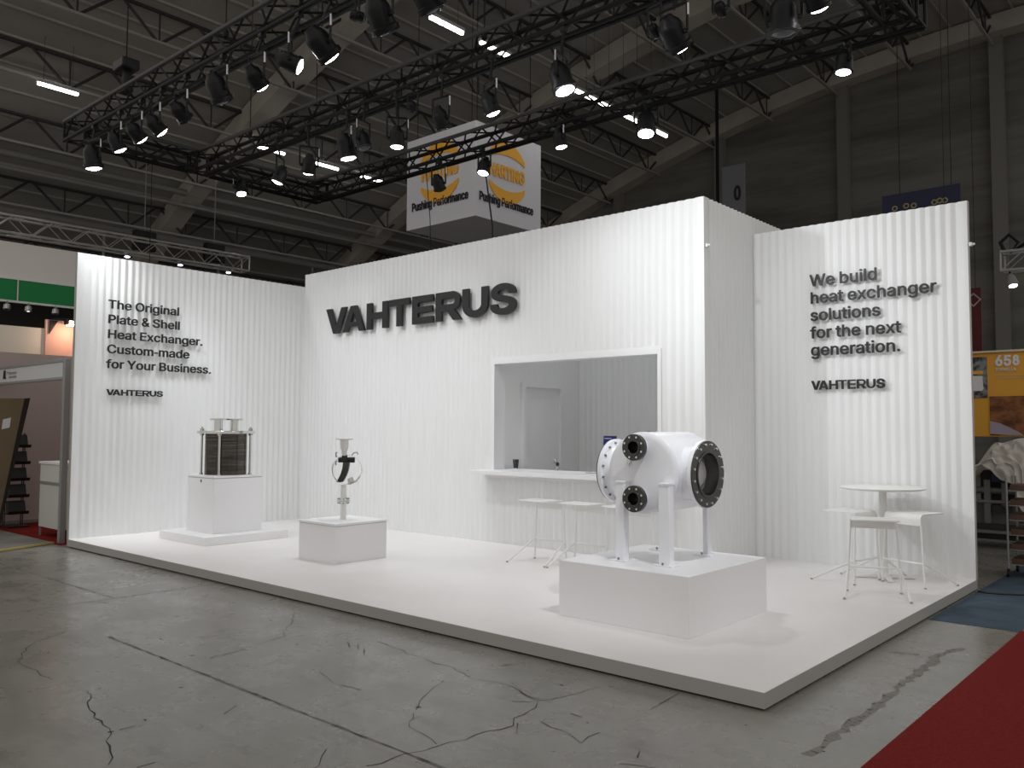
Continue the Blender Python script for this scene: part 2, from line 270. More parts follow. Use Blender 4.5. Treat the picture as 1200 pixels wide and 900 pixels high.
# ------------------------------------------------------------------ lettering (outlines of each glyph in 1/1000 em)
GLYPHS = {'&':(447,['54,62 69,42 88,26 110,12 125,5 142,0 159,-4 177,-6 197,-7 221,-5 246,-1 271,7 294,17 315,30 328,43 364,0 438,0 366,87 371,92 380,107 389,124 397,144 401,157 404,172 406,188 408,224 349,224 348,198 343,174 336,151 328,133 219,266 256,293 291,325 301,336 309,349 315,362 320,375 323,389 324,404 322,424 317,442 308,459 297,475 283,488 266,499 246,507 224,512 200,513 176,512 154,507 134,499 117,488 102,474 91,458 82,440 77,420 75,398 77,379 81,361 87,344 96,327 108,310 135,275 85,235 70,220 58,205 47,189 40,173 36,154 34,133 36,108 43,84','109,87 102,101 98,115 97,131 98,146 103,161 110,174 121,188 135,202 154,217 172,230 292,86 286,81 269,69 251,59 232,52 213,48 193,46 175,48 158,51 143,57 130,66 118,76','145,431 168,453 201,461 219,459 233,454 245,445 255,434 260,420 262,405 255,375 237,352 216,335 183,310 169,327 145,363 138,386 137,399 138,411']),'-':(453,['114,244 114,188 337,188 337,244']),'.':(188,['55,18 63,9 73,1 83,-3 95,-4 107,-3 118,1 128,9 135,18 140,29 141,41 140,53 135,64 128,73 118,81 107,85 95,87 83,85 73,81 63,73 55,64 51,53 50,41 51,29']),'0':(453,['55,164 61,138 69,113 78,91 89,71 101,53 115,38 130,24 147,13 165,4 184,-2 205,-6 227,-7 249,-6 269,-2 289,4 307,13 323,24 339,38 352,53 364,71 375,91 384,113 392,138 398,164 402,192 404,222 405,254 404,286 402,316 398,344 392,370 384,395 375,417 364,437 352,455 338,471 323,484 306,496 288,504 269,511 249,514 227,516 205,514 184,511 165,504 147,496 130,484 115,471 101,455 89,437 78,417 69,395 61,370 55,344 51,316 49,286 48,254 49,222 51,192','118,163 114,183 111,205 109,254 111,303 114,325 118,346 123,365 129,382 136,398 144,412 153,425 163,435 182,449 203,457 227,460 250,457 271,449 290,435 300,425 309,412 317,398 324,382 330,365 335,346 339,325 342,303 344,254 342,205 339,183 335,163 330,144 324,126 317,111 309,97 300,84 290,74 271,60 250,52 227,50 203,52 182,60 163,74 153,84 144,97 136,111 129,126 123,144']),'5':(453,['63,105 71,82 83,60 99,41 118,25 140,11 155,5 170,0 186,-4 203,-6 221,-7 240,-6 259,-3 276,1 293,7 309,15 337,35 349,48 359,61 369,76 377,91 383,108 387,126 390,144 391,163 390,187 386,210 379,231 370,251 358,269 345,285 330,299 313,311 294,321 274,328 252,332 229,334 212,333 194,330 178,325 162,318 148,311 136,301 134,301 151,452 366,452 366,509 96,509 67,253 128,246 139,255 152,262 167,268 184,273 201,276 218,277 238,275 257,270 275,262 290,251 303,237 314,221 321,203 326,183 328,162 326,141 322,122 314,104 304,89 291,75 276,64 259,56 241,51 221,50 204,51 188,54 173,60 160,68 148,78 138,89 130,102 125,115 122,130 60,130']),'6':(453,['84,74 104,47 115,35 128,24 142,15 157,7 173,1 190,-3 208,-6 226,-7 245,-6 262,-3 279,1 295,7 310,14 324,23 337,34 348,45 359,58 368,73 375,88 381,104 385,121 388,138 389,157 388,176 386,193 382,210 377,225 370,240 355,262 337,280 316,295 302,302 286,307 270,311 253,313 235,314 221,313 208,311 196,307 173,293 322,509 252,509 137,340 108,295 87,256 80,239 71,212 65,187 64,162 64,143 67,124 71,107 77,90','138,102 131,119 126,138 125,158 126,179 131,197 138,214 148,229 160,241 174,252 190,259 207,264 226,265 245,264 263,259 279,251 293,241 304,228 314,213 322,196 326,178 327,157 326,137 322,119 314,101 304,86 293,73 279,63 263,55 245,50 226,48 207,50 190,55 174,63 160,73 148,86']),'8':(453,['74,62 91,42 111,25 136,11 152,5 169,0 187,-4 206,-6 226,-7 246,-6 265,-4 284,0 301,5 317,11 341,25 362,42 378,62 391,84 398,109 401,135 399,156 395,176 387,195 377,212 365,228 351,241 335,252 319,260 300,265 300,267 323,276 343,289 359,308 372,330 379,354 382,380 379,405 373,429 361,450 346,469 328,485 306,498 292,504 277,509 261,513 244,515 226,516 209,515 192,513 176,509 160,504 146,498 124,485 106,469 90,450 79,429 73,405 70,380 73,354 80,330 93,308 109,289 129,276 153,267 153,265 134,260 117,252 101,241 87,228 75,212 65,195 58,176 53,156 52,135 54,109 62,84','129,91 121,106 117,121 115,139 117,157 122,173 130,189 140,202 154,213 169,223 187,230 206,234 226,235 247,234 265,230 283,223 298,213 312,202 322,189 330,173 335,157 337,139 335,121 331,106 323,91 313,79 300,69 285,60 267,54 248,50 226,49 205,50 185,54 167,60 152,69 139,79','138,344 134,359 133,376 134,392 138,407 145,420 153,432 164,442 177,449 192,455 208,459 226,460 244,459 260,455 275,449 288,442 299,432 308,420 314,407 318,392 319,376 318,359 314,344 307,330 298,318 287,308 274,300 260,294 244,291 226,290 209,291 193,294 178,300 165,308 154,318 145,330']),'A':(480,['16,0 85,0 135,142 344,142 395,0 463,0 276,509 201,509','191,302 213,371 239,456 264,372 287,302 324,199 155,199']),'B':(456,['125,57 125,231 248,231 269,229 289,225 306,218 320,209 333,197 342,184 350,169 354,153 355,137 353,115 344,96 330,80 318,72 304,65 287,61 267,58 245,57','60,509 60,0 247,0 270,1 291,3 311,6 328,11 344,18 368,31 386,48 400,67 410,88 416,111 418,136 416,161 411,184 402,203 391,220 378,234 363,245 347,254 331,260 315,262 315,267 329,272 343,278 356,286 368,295 378,307 387,320 393,336 397,353 398,374 396,398 390,421 381,442 367,461 350,477 329,491 314,497 298,502 280,506 261,508 241,509','125,452 240,452 270,449 294,442 313,429 326,412 333,393 336,372 335,355 330,340 323,326 314,314 302,304 288,296 273,290 256,287 238,285 125,285']),'C':(510,['59,140 70,115 82,93 97,73 113,55 131,39 150,25 171,13 194,5 217,-2 242,-6 267,-7 293,-6 317,-2 341,5 363,13 383,24 402,38 420,53 435,71 448,91 459,112 467,135 473,160 408,160 404,144 397,128 389,114 380,102 369,90 344,72 330,65 315,60 300,56 284,54 267,53 249,54 232,57 215,61 199,68 184,76 157,98 145,112 134,127 125,145 117,163 111,184 107,206 104,229 103,254 104,279 107,303 111,325 117,345 125,364 134,381 156,410 169,422 184,432 199,441 215,447 231,452 249,455 267,456 284,455 300,453 315,449 330,444 344,437 357,428 369,418 380,407 389,395 397,380 404,365 408,348 473,348 467,373 459,397 448,418 435,438 419,456 402,471 383,485 362,496 340,504 317,511 293,514 267,516 242,514 217,510 194,504 171,495 150,484 131,470 113,454 97,436 82,415 70,393 59,369 51,343 45,315 41,285 40,254 41,223 45,193 51,166']),'E':(418,['125,57 125,229 355,229 355,286 125,286 125,452 372,452 372,509 60,509 60,0 375,0 375,57']),'G':(520,['59,140 69,116 82,93 96,73 112,55 130,39 149,25 171,14 193,5 217,-2 242,-6 269,-7 292,-6 315,-3 337,2 357,10 377,19 395,30 411,43 426,57 439,73 451,91 461,110 468,131 474,152 477,176 478,200 478,256 283,256 283,199 415,199 412,168 408,152 403,137 396,123 382,102 365,85 345,71 322,61 296,55 269,53 250,54 233,57 216,61 200,68 184,76 170,87 157,99 145,112 134,128 125,145 117,163 111,184 107,206 104,229 103,254 104,279 107,303 111,325 117,345 125,364 134,381 145,397 156,410 169,422 183,432 198,441 214,447 230,452 247,455 265,456 283,455 300,453 330,443 344,436 368,417 378,406 387,393 395,379 402,365 408,349 474,349 468,373 460,395 449,416 436,436 421,453 403,469 384,483 363,494 340,504 316,510 291,514 265,516 239,514 215,510 192,504 170,495 149,484 129,470 112,454 96,436 82,415 69,393 59,369 51,343 45,315 41,285 40,254 41,223 45,194 51,166']),'H':(517,['60,0 125,0 125,232 392,232 392,0 457,0 457,509 392,509 392,289 125,289 125,509 60,509']),'I':(300,['31,57 31,0 269,0 269,57 183,57 183,452 269,452 269,509 31,509 31,452 118,452 118,57']),'K':(467,['60,509 60,0 125,0 125,167 198,245 372,0 449,0 243,289 448,509 364,509 212,344 174,303 139,261 124,242 125,334 125,509']),'L':(393,['60,509 60,0 361,0 361,57 125,57 125,509']),'N':(523,['124,328 122,384 120,431 148,381 177,331 202,290 387,0 463,0 463,509 399,509 399,157 401,108 403,76 388,107 363,151 343,183 136,509 60,509 60,0 125,0 125,291']),'O':(533,['59,140 70,115 82,93 97,73 113,55 131,39 150,25 171,13 194,5 217,-2 241,-6 267,-7 293,-6 317,-2 340,5 363,13 384,25 403,39 421,55 437,73 451,93 464,115 474,140 482,166 488,193 492,223 493,254 492,285 488,315 482,343 474,369 464,393 451,415 437,436 421,454 403,470 384,484 363,495 340,504 317,510 293,514 267,516 241,514 217,510 194,504 171,495 150,484 131,470 113,454 97,436 82,415 70,393 59,369 51,343 45,315 41,285 40,254 41,223 45,193 51,166','125,144 117,163 111,183 107,205 104,229 103,254 104,279 107,303 111,325 117,345 125,364 145,397 157,411 184,433 199,441 215,447 232,452 249,455 267,456 285,455 302,452 318,447 334,441 349,433 364,423 377,411 399,382 408,365 416,346 422,325 427,303 429,279 430,254 429,229 427,205 422,183 416,163 408,144 399,127 377,98 364,86 349,76 334,68 318,61 302,57 285,54 267,53 249,54 232,57 215,61 199,68 184,76 170,86 157,98 145,112 135,127']),'P':(444,['60,0 125,0 125,186 235,186 258,187 279,189 298,193 316,199 332,207 347,216 360,227 381,251 390,265 397,280 402,296 406,313 408,330 409,348 408,365 406,383 402,399 397,415 390,430 381,444 360,468 347,478 332,487 316,495 298,501 279,505 258,508 235,509 60,509','257,244 233,242 125,242 125,452 232,452 257,451 279,446 297,439 312,428 324,416 333,402 339,385 343,367 344,348 343,328 339,310 333,294 324,279 312,266 297,256 279,248']),'R':(449,['60,0 125,0 125,198 247,198 353,0 428,0 314,209 333,217 356,232 376,250 390,271 397,286 403,301 409,334 409,370 403,403 397,419 390,433 376,455 356,473 333,489 317,496 299,501 280,505 259,508 236,509 60,509','258,256 234,255 125,255 125,452 233,452 258,451 279,446 298,440 313,430 325,419 334,405 340,389 344,371 345,352 344,333 340,316 334,300 325,287 313,276 298,267 280,260']),'S':(446,['56,74 64,60 85,36 98,26 112,17 128,9 144,3 162,-2 182,-6 202,-8 224,-9 246,-8 268,-6 288,-2 306,4 323,11 339,19 353,28 366,39 377,51 386,64 399,87 406,112 408,139 407,161 402,180 395,198 384,213 372,226 359,238 344,248 312,264 264,279 212,293 169,308 155,315 142,324 131,334 122,345 117,359 115,376 117,391 121,405 129,418 139,430 152,440 167,448 185,454 204,457 225,459 243,458 259,455 275,451 289,445 302,437 320,421 332,402 337,378 401,378 398,403 390,427 377,449 360,468 340,484 316,498 300,504 283,509 266,513 247,515 227,516 208,515 189,513 171,509 154,504 138,498 122,490 109,481 96,471 85,460 75,448 62,425 54,400 52,372 53,353 57,335 64,318 74,303 86,289 101,277 118,266 138,256 160,247 184,239 245,222 296,205 310,197 322,189 332,179 340,168 344,154 346,139 344,122 338,106 329,92 317,79 303,69 286,60 267,54 246,50 224,49 204,50 185,53 166,59 150,66 136,76 123,88 114,102 108,118 104,137 38,137 40,120 44,103 49,88']),'T':(448,['32,509 32,452 193,452 193,0 257,0 257,452 417,452 417,509']),'U':(517,['61,153 64,133 69,114 76,97 85,80 95,64 108,50 121,37 137,25 154,15 172,7 192,0 213,-4 235,-7 259,-8 282,-7 304,-4 325,0 345,7 363,15 380,25 396,37 410,50 422,64 433,80 441,97 448,114 453,133 456,153 457,173 457,509 393,509 393,178 391,155 385,133 377,113 364,95 349,80 331,68 309,59 285,53 259,52 232,53 208,59 187,68 169,80 153,95 141,113 132,133 126,155 124,178 124,509 60,509 60,173']),'V':(480,['84,509 16,509 204,0 278,0 463,509 395,509 290,206 267,138 241,52 215,137 192,206']),'W':(686,['16,509 155,0 230,0 318,323 335,395 343,437 351,391 368,323 455,0 530,0 670,509 603,509 510,145 492,62 486,94 462,196 380,509 306,509 224,196 211,145 193,61 187,94 163,196 82,509']),'Y':(472,['91,509 16,509 203,208 203,0 268,0 268,208 455,509 381,509 280,344 251,293 237,260 222,292 192,344']),'a':(389,['38,63 48,45 60,29 76,15 94,5 115,-3 137,-7 160,-9 181,-7 199,-4 215,1 229,8 242,16 252,25 272,52 277,52 277,0 337,0 337,251 335,278 330,301 322,320 312,336 300,350 286,360 271,369 255,375 239,379 194,384 173,383 153,380 133,375 114,368 95,358 79,346 64,331 51,313 41,291 100,274 118,301 149,322 163,327 178,330 196,331 212,330 227,327 240,322 251,315 260,307 267,297 272,285 275,272 276,255 265,235 234,227 178,220 125,211 108,206 92,200 78,193 64,184 53,174 43,161 36,146 32,128 30,108 32,84','96,82 93,93 92,105 93,118 97,130 103,139 112,147 134,159 175,168 200,171 231,176 259,182 276,190 276,138 274,122 270,108 263,93 254,80 242,68 228,59 211,51 192,47 170,45 156,46 142,48 130,52 119,57 109,64 102,72']),'b':(424,['112,0 112,59 118,59 138,31 147,21 159,12 172,4 189,-3 208,-7 229,-8 248,-7 266,-4 282,1 298,7 313,16 327,27 340,39 351,52 361,68 370,84 377,103 383,122 387,143 389,165 390,189 389,212 387,234 383,255 377,274 370,293 361,309 351,325 327,350 313,361 298,369 282,376 265,381 248,383 229,384 207,383 188,379 171,373 158,364 137,346 118,319 114,319 114,509 53,509 53,0','114,162 113,189 114,216 118,241 125,263 134,282 147,299 161,312 178,322 198,328 220,330 243,328 262,322 280,311 295,298 307,281 316,261 323,239 327,215 328,189 327,163 323,139 316,117 306,97 294,80 279,66 262,55 242,49 220,47 198,49 179,55 162,65 147,78 135,95 125,115 118,138']),'c':(396,['35,165 38,143 42,123 48,103 56,85 65,68 76,53 88,39 102,27 117,16 133,8 150,1 168,-4 187,-7 207,-8 226,-7 244,-5 261,-1 277,5 292,12 306,21 331,43 341,56 350,70 357,86 363,102 304,117 292,89 271,66 243,52 207,46 184,49 163,55 145,66 130,80 118,97 108,117 102,139 98,163 96,187 98,212 102,236 108,258 118,278 130,296 145,310 163,321 184,328 207,330 242,325 270,311 290,289 303,262 362,277 356,293 349,308 340,322 330,335 318,346 305,356 291,364 276,371 260,377 243,381 226,384 207,384 187,383 168,380 150,376 133,369 117,360 102,349 88,337 76,323 65,308 56,291 48,273 42,253 38,233 35,211 34,187']),'d':(424,['35,165 37,143 47,103 55,84 63,68 74,52 85,39 98,27 111,16 126,7 142,1 159,-4 177,-7 195,-8 217,-7 236,-3 252,4 266,12 277,21 287,31 307,59 313,59 313,0 372,0 372,509 311,509 311,319 306,319 287,346 278,355 267,364 253,373 237,379 218,383 196,384 177,383 159,381 143,376 127,369 112,361 98,350 85,338 74,325 64,309 55,293 47,274 37,234 35,212 34,189','98,163 96,189 98,215 102,239 108,261 118,281 130,298 145,311 162,322 182,328 205,330 227,328 246,322 263,312 278,299 290,282 300,263 306,241 310,216 312,189 310,162 306,138 299,115 290,95 278,78 263,65 246,55 226,49 205,47 182,49 162,55 145,66 130,80 118,97 109,117 102,139']),'e':(404,['38,143 42,122 48,103 56,85 65,68 76,53 88,39 102,27 117,16 133,8 151,1 170,-4 191,-7 212,-8 237,-7 261,-3 283,4 302,14 320,26 335,39 348,55 358,72 365,91 306,105 294,82 276,65 265,58 254,53 241,49 227,47 212,46 190,48 169,53 151,61 135,73 121,88 110,106 102,127 98,151 97,169 371,169 371,214 369,233 366,250 362,267 357,282 347,305 334,324 319,341 303,355 285,366 266,374 246,380 226,383 205,384 185,383 166,380 148,375 131,368 115,359 100,349 87,336 75,322 64,307 55,290 48,271 42,252 38,231 35,210 34,187 35,164','164,323 183,328 205,330 227,328 246,323 263,314 277,301 288,286 298,269 304,248 308,226 308,221 96,221 97,231 102,251 109,270 119,286 131,301 146,313']),'f':(253,['142,0 142,327 228,327 228,379 142,379 142,419 143,435 147,449 154,460 164,468 178,472 195,474 215,472 227,468 243,521 222,527 187,530 169,529 152,525 135,519 120,510 107,499 96,486 87,470 82,452 81,432 81,379 6,379 6,327 81,327 81,0']),'g':(425,['59,-84 70,-97 82,-110 97,-122 114,-132 134,-140 156,-146 180,-149 207,-151 225,-150 242,-148 259,-145 275,-141 291,-136 314,-124 334,-109 350,-90 358,-77 364,-62 369,-46 372,-28 372,379 313,379 313,319 308,319 288,346 279,356 267,365 253,373 237,379 218,383 196,384 178,383 160,381 143,376 127,369 112,361 98,350 74,325 64,310 55,293 47,275 37,236 35,214 34,191 35,168 38,147 42,126 48,108 55,90 64,74 74,60 86,47 99,36 113,27 128,19 143,13 160,8 177,6 195,5 217,6 236,10 252,16 266,23 287,41 306,68 311,68 311,-6 308,-34 298,-58 282,-75 261,-87 236,-95 207,-97 187,-96 169,-93 154,-88 142,-82 131,-74 122,-66 101,-41 51,-69','102,144 98,167 96,193 98,218 102,241 109,262 118,282 130,298 145,312 163,322 182,328 205,330 227,328 247,322 264,312 279,299 291,283 300,264 307,242 311,219 312,193 311,166 307,142 300,121 290,103 278,87 264,75 246,66 227,61 205,59 183,61 163,66 145,76 131,88 118,104 109,123']),'h':(410,['53,509 53,0 114,0 114,227 115,248 119,266 126,283 136,297 147,308 161,317 176,324 192,328 210,329 235,326 256,318 273,304 286,286 293,263 296,235 296,0 357,0 357,240 356,259 354,276 351,293 347,307 341,321 328,340 313,356 295,369 275,377 252,383 227,384 200,382 175,374 152,362 140,352 129,339 119,324 114,315 114,509']),'i':(166,['41,483 43,472 47,463 54,455 63,448 73,444 84,443 95,444 105,448 114,455 121,463 125,472 126,483 125,494 121,504 114,512 105,518 95,522 84,524 73,522 63,518 54,512 47,504 43,494','53,379 53,0 114,0 114,379']),'l':(189,['53,84 55,59 62,37 74,20 91,8 112,0 139,-2 162,-1 181,3 170,54 146,52 135,53 126,57 120,62 114,83 114,509 53,509']),'m':(610,['114,0 114,238 115,257 119,274 126,289 135,302 145,312 158,320 171,326 185,329 199,330 220,328 238,322 253,311 265,297 272,280 274,260 274,0 335,0 335,247 336,263 340,277 345,290 353,302 363,312 374,320 387,326 402,329 419,330 438,329 456,323 473,313 485,298 493,279 496,254 496,0 557,0 557,255 555,283 550,307 541,328 529,346 514,361 497,372 478,380 458,385 437,386 417,385 398,381 381,375 364,366 350,356 337,343 326,329 317,309 314,320 303,342 287,361 268,375 245,383 219,386 203,385 187,382 172,376 158,368 144,358 132,346 122,331 114,314 112,308 112,379 53,379 53,0']),'n':(410,['114,0 114,227 115,248 119,266 126,283 136,297 147,308 161,317 176,324 192,328 210,329 235,326 256,318 273,304 286,286 293,263 296,235 296,0 357,0 357,240 356,259 354,276 351,293 347,307 341,321 328,340 313,356 295,369 275,377 252,383 227,384 200,382 175,374 152,362 140,352 129,339 119,324 112,311 112,379 53,379 53,0']),'o':(415,['42,123 48,103 56,85 65,68 76,53 88,39 102,27 117,16 133,8 150,1 168,-4 187,-7 207,-8 228,-7 247,-4 265,1 282,8 299,16 314,27 327,39 339,53 350,68 359,85 367,103 373,123 378,143 380,165 381,187 380,211 378,233 373,253 367,273 359,291 350,308 339,323 327,337 314,349 299,360 282,369 265,376 247,380 228,383 207,384 187,383 168,380 150,376 133,369 117,360 102,349 88,337 76,323 65,308 56,291 48,273 42,253 38,233 35,211 34,187 35,165 38,143','102,139 98,163 96,187 98,212 102,236 108,258 118,278 130,296 145,310 163,321 184,328 207,330 231,328 252,321 270,310 285,296 298,278 307,258 314,236 318,212 319,187 318,163 314,139 307,117 298,97 285,80 270,66 252,55 231,49 207,46 184,49 163,55 145,66 130,80 118,97 108,117']),'r':(259,['114,0 114,237 115,254 119,269 126,284 135,296 146,306 159,315 174,321 190,324 207,326 230,324 243,322 243,384 229,384 213,385 191,383 171,377 152,367 137,354 124,339 115,321 112,321 112,379 53,379 53,0']),'s':(365,['62,38 76,24 93,12 112,3 133,-3 157,-7 182,-8 210,-7 236,-2 260,6 281,18 298,31 312,47 323,65 329,85 331,107 328,131 320,153 306,171 295,181 282,190 267,197 249,204 172,223 152,229 136,235 124,243 115,253 110,264 109,277 111,292 119,305 131,317 147,326 166,331 187,333 210,331 228,325 243,316 254,304 262,291 268,277 324,290 318,308 309,324 299,339 286,352 271,363 254,372 234,379 212,383 187,384 161,383 137,378 115,370 95,360 79,347 65,332 55,314 49,295 47,274 50,249 58,227 72,208 83,198 112,182 130,175 149,170 212,155 229,150 243,144 254,136 262,126 266,115 268,103 265,88 258,74 244,62 227,53 206,47 181,45 160,47 141,52 124,60 111,72 101,87 94,107 36,94 41,73 50,54']),'t':(227,['68,64 77,41 92,21 104,12 117,5 133,0 150,-3 168,-4 192,-3 213,2 202,54 185,51 170,50 156,51 144,55 136,61 130,70 127,83 126,98 126,327 204,327 204,379 126,379 126,471 65,471 65,379 6,379 6,327 65,327 65,93']),'u':(410,['53,120 55,103 63,72 69,59 82,39 97,23 115,11 135,2 158,-3 182,-5 209,-3 234,5 257,17 269,27 281,39 291,54 298,68 298,0 357,0 357,379 296,379 296,153 295,132 290,113 283,97 274,83 263,71 249,62 234,55 218,51 200,50 175,53 154,61 137,75 124,94 116,117 114,144 114,379 53,379']),'x':(378,['21,0 91,0 148,85 189,155 200,136 231,85 287,0 358,0 224,192 352,379 282,379 233,306 202,253 191,233 147,306 100,379 29,379 155,195'])}
GLYPHS = {k: (a, [[tuple(map(int, q.split(','))) for q in sp.split(' ')] for sp in L]) for k, (a, L) in GLYPHS.items()}
_asc = max(q[1] for q in GLYPHS['h'][1][0])
GLYPHS['I'] = (188, [[(62, 0), (126, 0), (126, 509), (62, 509)]])
GLYPHS['l'] = (166, [[(52, 0), (114, 0), (114, _asc), (52, _asc)]])
_c = lambda cx, cy, r, a0, a1, n: [(cx + r*math.cos(R(a0 + (a1-a0)*i/n)), cy + r*math.sin(R(a0 + (a1-a0)*i/n))) for i in range(n)]
GLYPHS['8'] = (453, [_c(226, 375, 130, -48, 228, 18) + _c(226, 150, 155, 124.1, 415.9, 20), _c(226, 378, 62, 360, 0, 16), _c(226, 150, 84, 360, 0, 16)])
GLYPHS['-'] = (235, [[(32, 168), (203, 168), (203, 226), (32, 226)]])
CAP = 509.0
def outline_offset(L, d):
    """move a closed outline (inside on its left) outwards by d"""
    n = len(L); P = [Vector(p) for p in L]; out = []
    for i in range(n):
        e0 = (P[i] - P[i-1]).normalized(); e1 = (P[(i+1) % n] - P[i]).normalized()
        n0 = Vector((e0.y, -e0.x)); n1 = Vector((e1.y, -e1.x)); m_ = n0 + n1
        if m_.length < .2: m_ = n0
        m_.normalize(); c = max(.55, m_.dot(n0)); out.append(P[i] + m_*(d/c))
    return out
def flat_mesh(loops, depth):
    """solid slab from 2D outlines (holes allowed), standing in the xz plane, front towards -y"""
    cu = bpy.data.curves.new('lettering', 'CURVE'); cu.dimensions = '2D'; cu.fill_mode = 'BOTH'
    for L in loops:
        S = cu.splines.new('POLY'); S.points.add(len(L) - 1); S.use_cyclic_u = True
        for i, p in enumerate(L): S.points[i].co = (p[0], p[1], 0, 1)
    cu.extrude = depth/2
    ob = bpy.data.objects.new('tmp', cu); COL.objects.link(ob)
    dg = bpy.context.evaluated_depsgraph_get(); dg.update()
    me = bpy.data.meshes.new_from_object(ob.evaluated_get(dg))
    bpy.data.objects.remove(ob); bpy.data.curves.remove(cu)
    me.transform(Matrix.Rotation(PI/2, 4, 'X'))
    return me
def text_width(text, cap): return sum(165 if c == ' ' else GLYPHS[c][0] for c in text)*cap/CAP
def word(name, text, cap, material, parent, loc, width=None, bold=0.0, depth=0.01, xs=1.0):
    k = cap/CAP
    if width: xs = width/text_width(text, cap)
    x, loops = 0.0, []
    for ch in text:
        if ch == ' ': x += 165*k*xs; continue
        adv, sp = GLYPHS[ch]
        for L in sp: loops.append(outline_offset([(x + a*k*xs, b*k) for a, b in L], bold))
        x += adv*k*xs
    me = flat_mesh(loops, depth); me.name = name; me.materials.clear(); me.materials.append(material)
    o = bpy.data.objects.new(name, me); COL.objects.link(o); o.parent = parent; o.location = loc
    return o, xs
# the wide bold capitals of the company name, drawn on a box of width w and height 1 (units of cap height)
def arcp(cx, cy, rx, ry, a0, a1, n=14): return [(cx + rx*math.cos(R(a0 + (a1-a0)*i/n)), cy + ry*math.sin(R(a0 + (a1-a0)*i/n))) for i in range(n+1)]
def cap_letter(ch, w, sx, sy):
    """list of groups; each group is a set of loops for one slab"""
    if ch == 'V': return [[[(0, 1), (w/2 - sx*.60, 0), (w/2 + sx*.60, 0), (w, 1), (w - sx*1.14, 1), (w/2, .27), (sx*1.14, 1)]]]
    if ch == 'A':
        return [[[(0, 0), (sx*1.14, 0), (sx*1.14 + (w/2 - sx*1.14)*.22, .19), (w - sx*1.14 - (w/2 - sx*1.14)*.22, .19), (w - sx*1.14, 0), (w, 0), (w/2 + sx*.60, 1), (w/2 - sx*.60, 1)],
                 [(w/2, .76), (w/2 + (w/2 - sx*1.14)*.50, .38), (w/2 - (w/2 - sx*1.14)*.50, .38)]]]
    if ch == 'H': 
        a, b = .5 - sy/2, .5 + sy/2
        return [[[(0, 0), (sx, 0), (sx, a), (w-sx, a), (w-sx, 0), (w, 0), (w, 1), (w-sx, 1), (w-sx, b), (sx, b), (sx, 1), (0, 1)]]]
    if ch == 'T': return [[[(w/2 - sx/2, 0), (w/2 + sx/2, 0), (w/2 + sx/2, 1-sy), (w, 1-sy), (w, 1), (0, 1), (0, 1-sy), (w/2 - sx/2, 1-sy)]]]
    if ch == 'E':
        a, b = .5 - sy*.46, .5 + sy*.46
        return [[[(0, 0), (w, 0), (w, sy), (sx, sy), (sx, a), (w*.955, a), (w*.955, b), (sx, b), (sx, 1-sy), (w, 1-sy), (w, 1), (0, 1)]]]
    if ch == 'R':
        r = .335; bx = w*.97 - r*1.05
        outer = [(0, 0), (sx, 0), (sx, .33), (w*.46, .33), (w*.70, 0), (w*1.02, 0), (w*.735, .375)] + arcp(bx, 1 - r, r*1.05, r, -55, 90, 14) + [(0, 1)]
        ri = r - sy
        inner = [(sx, 1-sy)] + arcp(bx, 1 - r, ri*1.05, ri, 90, -90, 12) + [(sx, 1 - 2*r + sy)]
        return [[outer, inner]]
    if ch == 'U':
        r = .44
        out_ = [(0, 1), (0, r)] + arcp(w/2, r, w/2, r, 180, 360, 22)[1:] + [(w, 1), (w-sx, 1), (w-sx, r)] + arcp(w/2, r, w/2 - sx, r - sy, 360, 180, 22)[1:] + [(sx, 1)]
        return [[out_]]
    if ch == 'S':
        L = GLYPHS['S'][1][0]; xs_ = [p[0] for p in L]; ys_ = [p[1] for p in L]; d = .056
        x0, x1, y0, y1 = min(xs_), max(xs_), min(ys_), max(ys_); ox = d*1.25
        base = [((px - x0)/(x1 - x0)*(w - 2*ox)/1.25, (py - y0)/(y1 - y0)*(1.03 - 2*d)) for px, py in L]
        return [[[(q.x*1.25 + ox, q.y + d - .015) for q in outline_offset(base, d)]]]
def cap_word(parent, cap, spans, depth, sxm, sym, single=None):
    """spans: (letter, left, right) in metres; single = name of the one mesh, else each letter is a part"""
    allv = []
    for ch, a, b in spans:
        w_ = (b - a)/cap
        for gr in cap_letter(ch, w_, sxm/cap, sym/cap):
            loops = [[(a + px*cap, pz*cap) for px, pz in L] for L in gr]
            if single: allv += loops; continue
            me = flat_mesh(loops, depth); me.name = 'letter'; me.materials.clear(); me.materials.append(LETTER)
            o = bpy.data.objects.new('letter', me); COL.objects.link(o); o.parent = parent
    if single:
        me = flat_mesh(allv, depth); me.name = single; me.materials.clear(); me.materials.append(LETTER)
        o = bpy.data.objects.new(single, me); COL.objects.link(o); o.parent = parent
NAME = [('V', -9.285, -8.745), ('A', -8.845, -8.285), ('H', -8.235, -7.735), ('T', -7.70, -7.232), ('E', -7.172, -6.722), ('R', -6.665, -6.155), ('U', -6.125, -5.635), ('S', -5.590, -5.127)]

